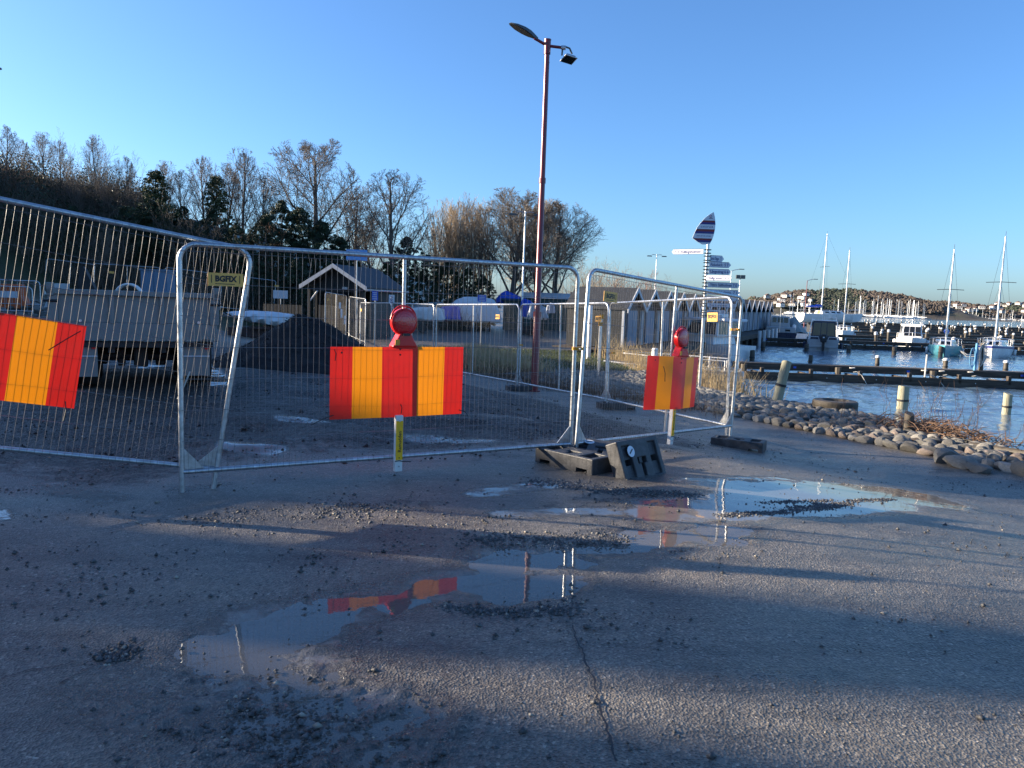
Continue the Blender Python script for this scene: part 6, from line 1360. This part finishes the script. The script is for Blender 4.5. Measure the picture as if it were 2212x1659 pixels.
MB().box((0, -.1, .30), (1.9, .25, .10)).build('swim_platform', M['hullgrey'], t); rail(t, [(-.9, .05, fb + .02), (-.85, .05, fb + .18), (-.35, .05, fb + .18), (-.3, .05, fb + .02)], [], .025, 'white', 'stern_rail'); rail(t, [(.9, .05, fb + .02), (.85, .05, fb + .18), (.35, .05, fb + .18), (.3, .05, fb + .02)], [], .025, 'white', 'stern_rail')
for sg in (-1, 1): MB().box((sg * .68, -.06, .1), (.6, .12, .30)).build('stern_step', M['hullgrey'], t); MB().lathe([(0, -.22), (.12, -.16), (.12, .16), (0, .22)], 10, Matrix.Translation((sg * 1.22, 1.2, .35))).build('fender', M['hullnavy'], t, 60)
outboard(t, Matrix.Translation((0, -.38, .62)), 1.15)
# white cabin boat, bow to us, behind pier two
p = at(1962, 745, 62); t = thing('motorboat', 'white cabin motorboat with three front windows behind the second pier', 'motorboat', (p.x + 3.0, 67.6, WATER), R(154)); L, B, fb = 6.2, 2.3, .75
h, out = hull(L, B, fb, .3, .92); h.build('hull', M['gel'], t, 40); deck(out, .04).build('deck', M['gel'], t)
cb_, v = cabin(1.0, 4.4, 1.9, 1.55, fb, 1.15, .05, .75, .84); cb_.build('cabin', M['gel'], t, None, .05)
for a, b_ in ((.05, .33), (.37, .63), (.67, .95)): pane(v, (2, 3, 7, 6), a, b_, .22, .88, .012, t)
for ids in ((1, 2, 6, 5), (3, 0, 4, 7)): pane(v, ids, .1, .45, .35, .88, .012, t); pane(v, ids, .5, .88, .35, .88, .012, t)
MB().box((0, 2.3, fb + 1.18), (1.7, 2.6, .08)).build('roof', M['gel'], t, None, .03); pts = [(h_ * .95, y, z + .4) for h_, y, z in out[6:]]; rail(t, pts + [(-a, b_, c_) for a, b_, c_ in reversed(pts)], [((q_[0], q_[1], q_[2] - .4), .4) for q_ in pts[::2]], .02, 'alu')
for sg in (-1, 1): MB().lathe([(0, -.3), (.13, -.22), (.13, .22), (0, .3)], 10, Matrix.Translation((sg * 1.25, 2.6, .4))).build('fender', M['gel'], t, 60)
# navy hulled cabin boat by the huts
p = at(1685, 736, 69); t = thing('motorboat', 'navy-hulled grey cabin boat moored below the last boat huts', 'motorboat', (p.x, 69, WATER), R(-16)); L, B, fb = 7.0, 2.9, .75
h, out = hull(L, B, fb, .3, .95); h.build('hull', M['hullnavy'], t, 40); deck(out, .02).build('deck', M['hullgrey'], t)
MB().box((0, 1.1, fb + .25), (2.5, 1.6, .5)).build('cockpit_coaming', M['hullgrey'], t, None, .04); cb_, v = cabin(1.9, 5.2, 1.75, 1.4, fb + .4, 1.05, .05, .7, .88); cb_.build('cabin', M['hullgrey'], t, None, .04)
for a, b_ in ((.08, .30), (.36, .64), (.70, .92)): pane(v, (0, 1, 5, 4), a, b_, .45, .88, .012, t)
for x, w in ((-.75, .6), (-.25, .15), (.6, .4)): MB().box((x, .28, fb + .22), (w, .02, .16)).build('window', M['glassdark'], t)
MB().tube([(-.1, .2, fb), (-.1, .2, fb + 2.2)], .03, 6).build('flagstaff', M['alu'], t); MB().lathe([(0, -.3), (.16, -.2), (.16, .2), (0, .3)], 10, Matrix.Translation((1.15, .6, fb + .5))).build('fender', M['gel'], t, 60)
# green-covered boat
p = at(1730, 729, 72); t = thing('covered_boat', 'small white boat under a draped grey-green cover', 'covered boat', (p.x, 72, WATER), R(12)); h, out = hull(5.2, 1.9, .65); h.build('hull', M['gel'], t, 50)
MB().add([(-.1, 1.0, 2.2), (-.1, 4.6, 1.4), (-.95, .3, .62), (-.6, 4.4, .75), (.95, .3, .62), (.6, 4.4, .75), (0, .1, .8)], [(0, 1, 3, 2), (0, 4, 5, 1), (0, 2, 6), (0, 6, 4)]).build('cover', M['tarpgrey'], t); MB().tube([(-.1, 1.0, .4), (-.1, 1.0, 2.2)], .03, 6).build('mast_stub', M['alu'], t)
# cabin boat behind the right fence panel
p = W_at(1550, 777); t = thing('motorboat', 'white cabin boat with a pale canopy behind the right fence corner', 'motorboat', (p.x - .3, p.y + 1.0, WATER), R(62)); L, B, fb = 6.8, 2.4, .80
t.location = (p.x + 1.15, p.y - .6, WATER); t.rotation_euler = (0, 0, R(36))
h, out = hull(L, B, fb, .3, .9); h.build('hull', M['gel'], t, 40); deck(out, .03).build('deck', M['gel'], t); cb_, v = cabin(1.2, 4.6, 1.9, 1.5, fb, .55, .1, .9, .86); cb_.build('cabin', M['gel'], t, None, .04)
cb2, v2 = cabin(1.0, 3.4, 1.9, 1.7, fb + .45, .78, .05, .45, .90); cb2.build('wheelhouse', M['gel'], t, None, .03); MB().box((0, 2.0, fb + 1.32), (1.95, 2.9, .16)).build('canopy', M['tarpwhite'], t, None, .05)
for ids in ((1, 2, 6, 5), (3, 0, 4, 7), (2, 3, 7, 6), (0, 1, 5, 4)):
    for a, b_ in ((.06, .46), (.54, .94)): pane(v2, ids, a, b_, .12, .9, .012, t)
for sg in (-1, 1): pts = [(sg * h_ * .95, y, z + .45) for h_, y, z in out[4:]]; rail(t, pts, [((q_[0], q_[1], q_[2] - .45), .45) for q_ in pts[::2]], .018, 'white')
MB().box((0, 1.6, fb + 1.52), (.7, .5, .22)).build('hatch_box', M['gel'], t, None, .03)
# small open boat in front
p = W_at(1622, 838); t = thing('open_boat', 'small open white boat with rails and two white seats by the stone bank', 'open boat', (p.x - .35, p.y + .2, WATER), R(72)); L, B, fb = 4.6, 1.40, .58
h, out = hull(L, B, fb, .2, .93, 10, .1); h.build('hull', M['hullgrey'], t, 40); MB().add([(hh_ * .9, y, .18) for hh_, y, z in out] + [(-hh_ * .9, y, .18) for hh_, y, z in out], [(i, i + 1, len(out) + i + 1, len(out) + i) for i in range(len(out) - 1)]).build('floor', M['hullgrey'], t)
mb = MB()
for sg in (-1, 1): mb.tube([(sg * h_, y, z) for h_, y, z in out], .035, 6)
mb.tube([(-out[0][0], 0, fb), (out[0][0], 0, fb)], .035, 6); mb.build('gunwale', M['hullgrey'], t)
for sg in (-1, 1): rail(t, [(sg * .75, .5, fb + .35), (sg * .8, 1.8, fb + .38), (sg * .75, 3.2, fb + .40), (sg * .4, 4.1, fb + .42)], [((sg * .78, y, fb), .37) for y in (.5, 1.8, 3.2)], .022, 'white')
for x, y in ((-.35, 2.2), (.4, 1.3)): s = MB().box((x, y, .5), (.42, .42, .10)).build('seat', M['gel'], t, None, .03); MB().prism([(x - .2, .55), (x + .2, .55), (x + .18, .92), (x + .08, 1.0), (x - .08, 1.0), (x - .18, .92)], y - .24, y - .18).build('seat_back', M['gel'], t, None, .02); MB().tube([(x, y, .18), (x, y, .46)], .04, 8).build('pedestal', M['alu'], t)
MB().tube([(.55, .1, fb), (.55, .1, fb + .9), (.1, .15, fb + .9)], .025, 6).build('davit', M['white'], t); MB().lathe([(0, -.12), (.08, -.08), (.08, .08), (0, .12)], 8, Matrix.Translation((.0, -.06, .45))).build('fender', M['gel'], t, 60)

# ------------------------------------------------------------------ stone bank
G_S = 'rounded stones'
def stone_mesh(seed, mat):
    bm = bmesh.new(); bmesh.ops.create_icosphere(bm, subdivisions=2, radius=1); rg = random.Random(seed); ax = [Vector((rg.gauss(0, 1), rg.gauss(0, 1), rg.gauss(0, 1))).normalized() for _ in range(11)]; dp = [rg.uniform(.42, .85) for _ in ax]
    for v in bm.verts:
        for a, d in zip(ax, dp):
            k = v.co.dot(a) - d
            if k > 0: v.co -= a * k * .9
        v.co += v.co.normalized() * rg.uniform(-.035, .035)
    me = bpy.data.meshes.new('stone'); bm.to_mesh(me); bm.free(); me.materials.append(mat); me.polygons.foreach_set('use_smooth', [True] * len(me.polygons)); me.set_sharp_from_angle(angle=R(32)); return me
SM = [stone_mesh(i, M[('stone', 'stone', 'stonepale', 'stone', 'stonepink', 'stonepale', 'stone', 'stonepink')[i]]) for i in range(8)]
rev = thing('stone_bank', 'sloping bank of rounded grey and pink stones along the water', 'stone bank', (5.5, 13.5, -.4)); ro = Vector(rev.location)
cand = []; u = -8.5
row = 0; s = 0.12
while s < 6.0:
    u = -9 + rnd.uniform(0, .2)
    while u < 6.2:
        us = u; p = E0 + ED * us + EN * (s + rnd.uniform(-.04, .04)); cand.append((p[0], p[1]))
        u += rnd.uniform(.18, .28)
    s += .185
ca_ = np.array(cand); cd_ = shore_d(ca_[:, 0], ca_[:, 1]); vis = [(math.hypot(x, y), x, y) for (x, y), d in zip(cand, cd_) if d > .35]; vis.sort(); rest = []
def inview(x, y): return abs(x / y) < .70
cnt = 0
for dist, x, y in vis:
    sc_ = Vector((rnd.uniform(.095, .165), rnd.uniform(.085, .12), rnd.uniform(.07, .105))); rz = math.atan2(ED[1], ED[0]) + rnd.uniform(-.6, .6); zz = tz(x, y) + sc_.z * .35
    if cnt < 300 and inview(x, y): link('stone', SM[rnd.randrange(8)], rev, Vector((x, y, zz)) - ro, (rnd.uniform(-.25, .25), rnd.uniform(-.25, .25), rz), sc_); cnt += 1
    else: rest.append((x, y, zz, sc_, rz))
V = []; Fa = []; off = 0; base = np.empty(len(SM[0].vertices) * 3); SM[0].vertices.foreach_get('co', base); base = base.reshape(-1, 3); tri = np.array([list(p_.vertices) for p_ in SM[0].polygons])
for x, y, zz, sc_, rz in rest:
    q_ = base * np.array(sc_); c_, s_2 = math.cos(rz), math.sin(rz); V.append(np.stack([q_[:, 0] * c_ - q_[:, 1] * s_2 + x - ro.x, q_[:, 0] * s_2 + q_[:, 1] * c_ + y - ro.y, q_[:, 2] + zz - ro.z], 1)); Fa.append(tri + off); off += len(base)
o = link('far_stones', np_mesh('far_stones', np.concatenate(V), np.concatenate(Fa), M['stone'], True), rev); o['kind'] = 'stuff'
# big boulders at the right end
for i, (px, py, zz, sx, sy, sz_) in enumerate(((2075, 995, -.32, .26, .13, .10), (2120, 1008, -.34, .22, .14, .11), (2185, 1010, -.36, .2, .15, .13), (2040, 985, -.32, .22, .15, .13), (2150, 985, -.42, .3, .2, .14), (2215, 1020, -.38, .25, .2, .15))):
    p = onz(px, py + 12, zz); link('boulder', SM[(2, 5, 5, 0, 3, 0)[i]], rev, p + Vector((0, 0, sz_ * .45)) - ro, (.1, .1, -.7 + i * .2), (sx, sy, sz_))
# stone slope behind the trailer
rv2 = thing('stone_slope', 'low slope of grey stones behind the trailer at the left', 'stone bank', (-19, 29, .4)); ro2 = Vector(rv2.location); yy_ = 26.6
while yy_ < 31.6:
    xx = -22.5 + rnd.random() * .2
    while xx < -13.2:
        link('stone', SM[rnd.randrange(4)], rv2, Vector((xx, yy_, tz(xx, yy_) + .04)) - ro2, (rnd.uniform(-.2, .2), rnd.uniform(-.2, .2), rnd.random() * 3), (rnd.uniform(.22, .30), rnd.uniform(.18, .25), rnd.uniform(.11, .16))); xx += rnd.uniform(.44, .56)
    yy_ += .42
# old rubber ring lying on the bank, timber edge, brush
q = at(1803, 882, 15.4); t = thing('old_tyre', 'dark round timber-and-rubber ring lying on the stone bank', 'tyre', (q.x, 15.4, at(1803, 886, 15.4).z - .02), 0); wR = (at(1850, 870, 15.4).x - at(1757, 870, 15.4).x) / 2
MB().lathe([(wR * .55, 0), (wR * .97, -.03), (wR, .03), (wR, .09), (wR * .985, .10), (wR, .115), (wR, .19), (wR * .95, .22), (wR * .6, .23), (wR * .5, .16), (wR * .55, 0)], 36).build('tread', M['postdark'], t, 35); MB().lathe([(wR * .52, .10), (wR * .5, .14), (0, .15)], 24).build('infill', M['tyre'], t, 40)
a = at(2095, 962, 11.5); b_ = at(2330, 1000, 10.3); t = thing('timber_edge', 'waterlogged timber beam along the water at the right edge', 'beam', a); d_ = b_ - a
MB().tube([(0, 0, 0), d_ * .5, d_], [.055, .06, .055], 8).build('log', M['postdark'], t, 50); MB().tube([(.05, .03, -.5), (.05, .03, .02)], .05, 6).build('stake', M['postdark'], t)
segs = []; q0 = onz(2040, 950, -.35)
for i in range(430):
    a = rnd.gauss(0, 1); px_ = q0.x + rnd.gauss(0, .34) + .05; py_ = q0.y + .15 + rnd.gauss(0, .42) - (px_ - q0.x) * .9; z0 = tz(px_, py_) + rnd.uniform(.05, .22); an_ = rnd.uniform(0, 6.28); l = rnd.uniform(.12, .42); el_ = rnd.uniform(-.1, .6)
    p = Vector((px_, py_, z0)); d2 = Vector((math.cos(an_) * math.cos(el_), math.sin(an_) * math.cos(el_), math.sin(el_))); m2 = p + d2 * l * .5 + Vector((0, 0, .03)); e2 = p + d2 * l; segs += [(*p, *m2, .008, .006), (*m2, *e2, .006, .002)]
for i in range(70):
    px_ = q0.x + rnd.gauss(0, .5); py_ = q0.y + .2 + rnd.gauss(0, .45) - (px_ - q0.x) * .9; p = Vector((px_, py_, tz(px_, py_) + .1)); l = rnd.uniform(.3, .95)
    for k in range(4): e2 = p + Vector((rnd.gauss(0, .3), rnd.gauss(0, .3), 1)).normalized() * l / 4; segs.append((*p, *e2, .0035, .0025)); p = e2
bt = thing('dry_brush', 'heap of dry brown brushwood on the bank at the right', 'brushwood', (q0.x, q0.y, -.3)); o = link('twigs', seg_mesh('twigs', segs, M['brush'], 3), bt, -Vector((q0.x, q0.y, -.3)))
# ------------------------------------------------------------------ dry grass and reeds
def blades(name, pts, hmin, hmax, mat, lean=.35, w=.006, label='', cat='grass'):
    S = []; pa_ = np.array(pts); zz_ = terrain(pa_[:, 0], pa_[:, 1])
    for (x, y), z in zip(pts, zz_):
        h = rnd.uniform(hmin, hmax); lx, ly = rnd.gauss(0, lean), rnd.gauss(0, lean); p = Vector((x, y, z)); m2 = p + Vector((lx * .35, ly * .35, .62)) * h; e2 = p + Vector((lx, ly, .95)) * h; S += [(*p, *m2, w, w * .8), (*m2, *e2, w * .8, w * .25)]
    o = link(name, seg_mesh(name, S, mat, 3)); stuff(o, label, cat); return o
pts = []
for (px, py, r1, r2, n) in ((1060, 790, .8, 1.3, 2600), (1100, 800, .9, 1.0, 1400), (1030, 770, .5, .7, 900)):
    c0 = onz(px, py, -.45)
    for i in range(n): pts.append((c0.x + rnd.gauss(0, r1 * .6), c0.y + rnd.gauss(0, r2 * .6)))
blades('dry_grass', pts, .2, .62, M['drygrass'], .45, .007, 'tuft of sunlit dry yellow grass behind the fence')
pts = []
for i in range(1500):
    s_ = rnd.random(); x = 2.3 - 4.0 * s_ + rnd.gauss(0, .4) + .7; y = 14.5 + 9.0 * s_ + rnd.gauss(0, .4)
    if edge_sd(x, y) > -.9 or y > 18: pts.append((x + .4, y))
blades('dry_weeds', pts, .08, .32, M['brush'], .5, .006, 'low dry weeds along the inner fence')
pts = []
for i in range(2600):
    k_ = rnd.random(); a = SHORE[6] + (SHORE[8] - SHORE[6]) * k_; pts.append((a[0] - .5 + rnd.gauss(0, .45), a[1] + rnd.gauss(0, .3)))
blades('reeds', pts, .5, 1.25, M['drygrass'], .18, .007, 'pale dry reeds at the water edge behind the fence', 'reeds')
pts = [(rnd.uniform(-5, 4), rnd.uniform(24.5, 34)) for i in range(6000)]
M['grassgreen'] = pm('winter_grass', (.065, .085, .025), .8, 0, .5, 5)
blades('short_grass', pts, .04, .12, M['grassgreen'], .6, .010, 'short winter grass on the verge behind the fence')
# ------------------------------------------------------------------ far marina and village
def far_boat():
    t = thing('sailboat', 'x', 'sailboat'); h, out = hull(8.5, 2.6, .9, .4, .7, 6); h.build('hull', M['gel'], t, 50); MB().box((0, 4, 1.0), (1.5, 3, .5)).build('cabin', M['gel'], t); MB().tube([(0, 4.8, .5), (0, 4.8, 12)], [.14, .10], 5).build('mast', M['alu'], t); return t
fb0 = far_boat(); first = True
for i in range(74):
    px = rnd.choice((rnd.uniform(1690, 1990), rnd.uniform(1850, 1990))); Yd = rnd.uniform(556, 578); q = at(px, 680, Yd); o = fb0 if first else copy_tree(fb0); first = False
    o.location = (q.x, q.y, WATER + .55); o.rotation_euler = (0, 0, rnd.choice((0, math.pi)) + rnd.uniform(-.3, .3)); k_ = rnd.uniform(.75, 1.2); o.scale = (k_, k_, k_ * rnd.uniform(.85, 1.15)); o['label'] = 'tiny white sailboat with bare mast in the far marina below the hill'; o['group'] = 'sailboats in the far marina'
t = thing('breakwater', 'pale low jetty line in front of the far marina', 'jetty', (at(1690, 684, 548).x, 548, WATER)); Lj = at(2010, 684, 548).x - at(1690, 684, 548).x; MB().box((Lj / 2, 0, .3), (Lj, 3, .7)).build('pontoon', M['concrete'], t); MB().box((Lj * .8, -2, .35), (Lj * .25, 1.5, .8)).build('walkway', M['postwhite'], t)
hb = thing('house', 'x', 'house'); MB().box((0, 0, 2.4), (9, 7, 4.8)).build('wall', M['housewhite'], hb); MB().prism([(-5, 4.7), (5, 4.7), (0, 7.8)], -3.9, 3.9).build('roof', M['houseroof'], hb)
for x in (-2.8, 0, 2.8): MB().box((x, -3.53, 2.6), (1.3, .08, 1.5)).build('window', M['glassdark'], hb)
first = True
for i in range(64):
    if i < 46: px, py, Y0 = rnd.uniform(1960, 2212), rnd.uniform(660, 682), 900
    else: px, py, Y0 = rnd.uniform(1640, 1750), rnd.uniform(640, 668), 590
    loc, nn, fi, ds_ = HB['village_hill' if Y0 == 900 else 'wooded_hill'].ray_cast(Vector((0, 0, CH)), ray(px, py).normalized())
    if loc is None: continue
    o = hb if first else copy_tree(hb); first = False; o.location = loc + Vector((0, -4, 1.2)); o.rotation_euler = (0, 0, rnd.uniform(-.9, .9)); k_ = rnd.uniform(.45, .8) * (1 if i < 46 else .72); o.scale = (k_, k_, k_); o['label'] = 'tiny pale house on the far slope across the water'; o['group'] = 'houses across the water'
for i in range(40):
    px = rnd.uniform(2060, 2225); q = at(px, 690, 890); o = copy_tree(fb0); o.location = (q.x, 890 + rnd.uniform(-5, 8), WATER + .6); o.rotation_euler = (0, 0, rnd.uniform(0, 6)); o.scale = (1.1, 1.1, rnd.choice((.4, .6, 1))); o['label'] = 'tiny boat laid up along the far right shore'; o['group'] = 'boats along the far right shore'
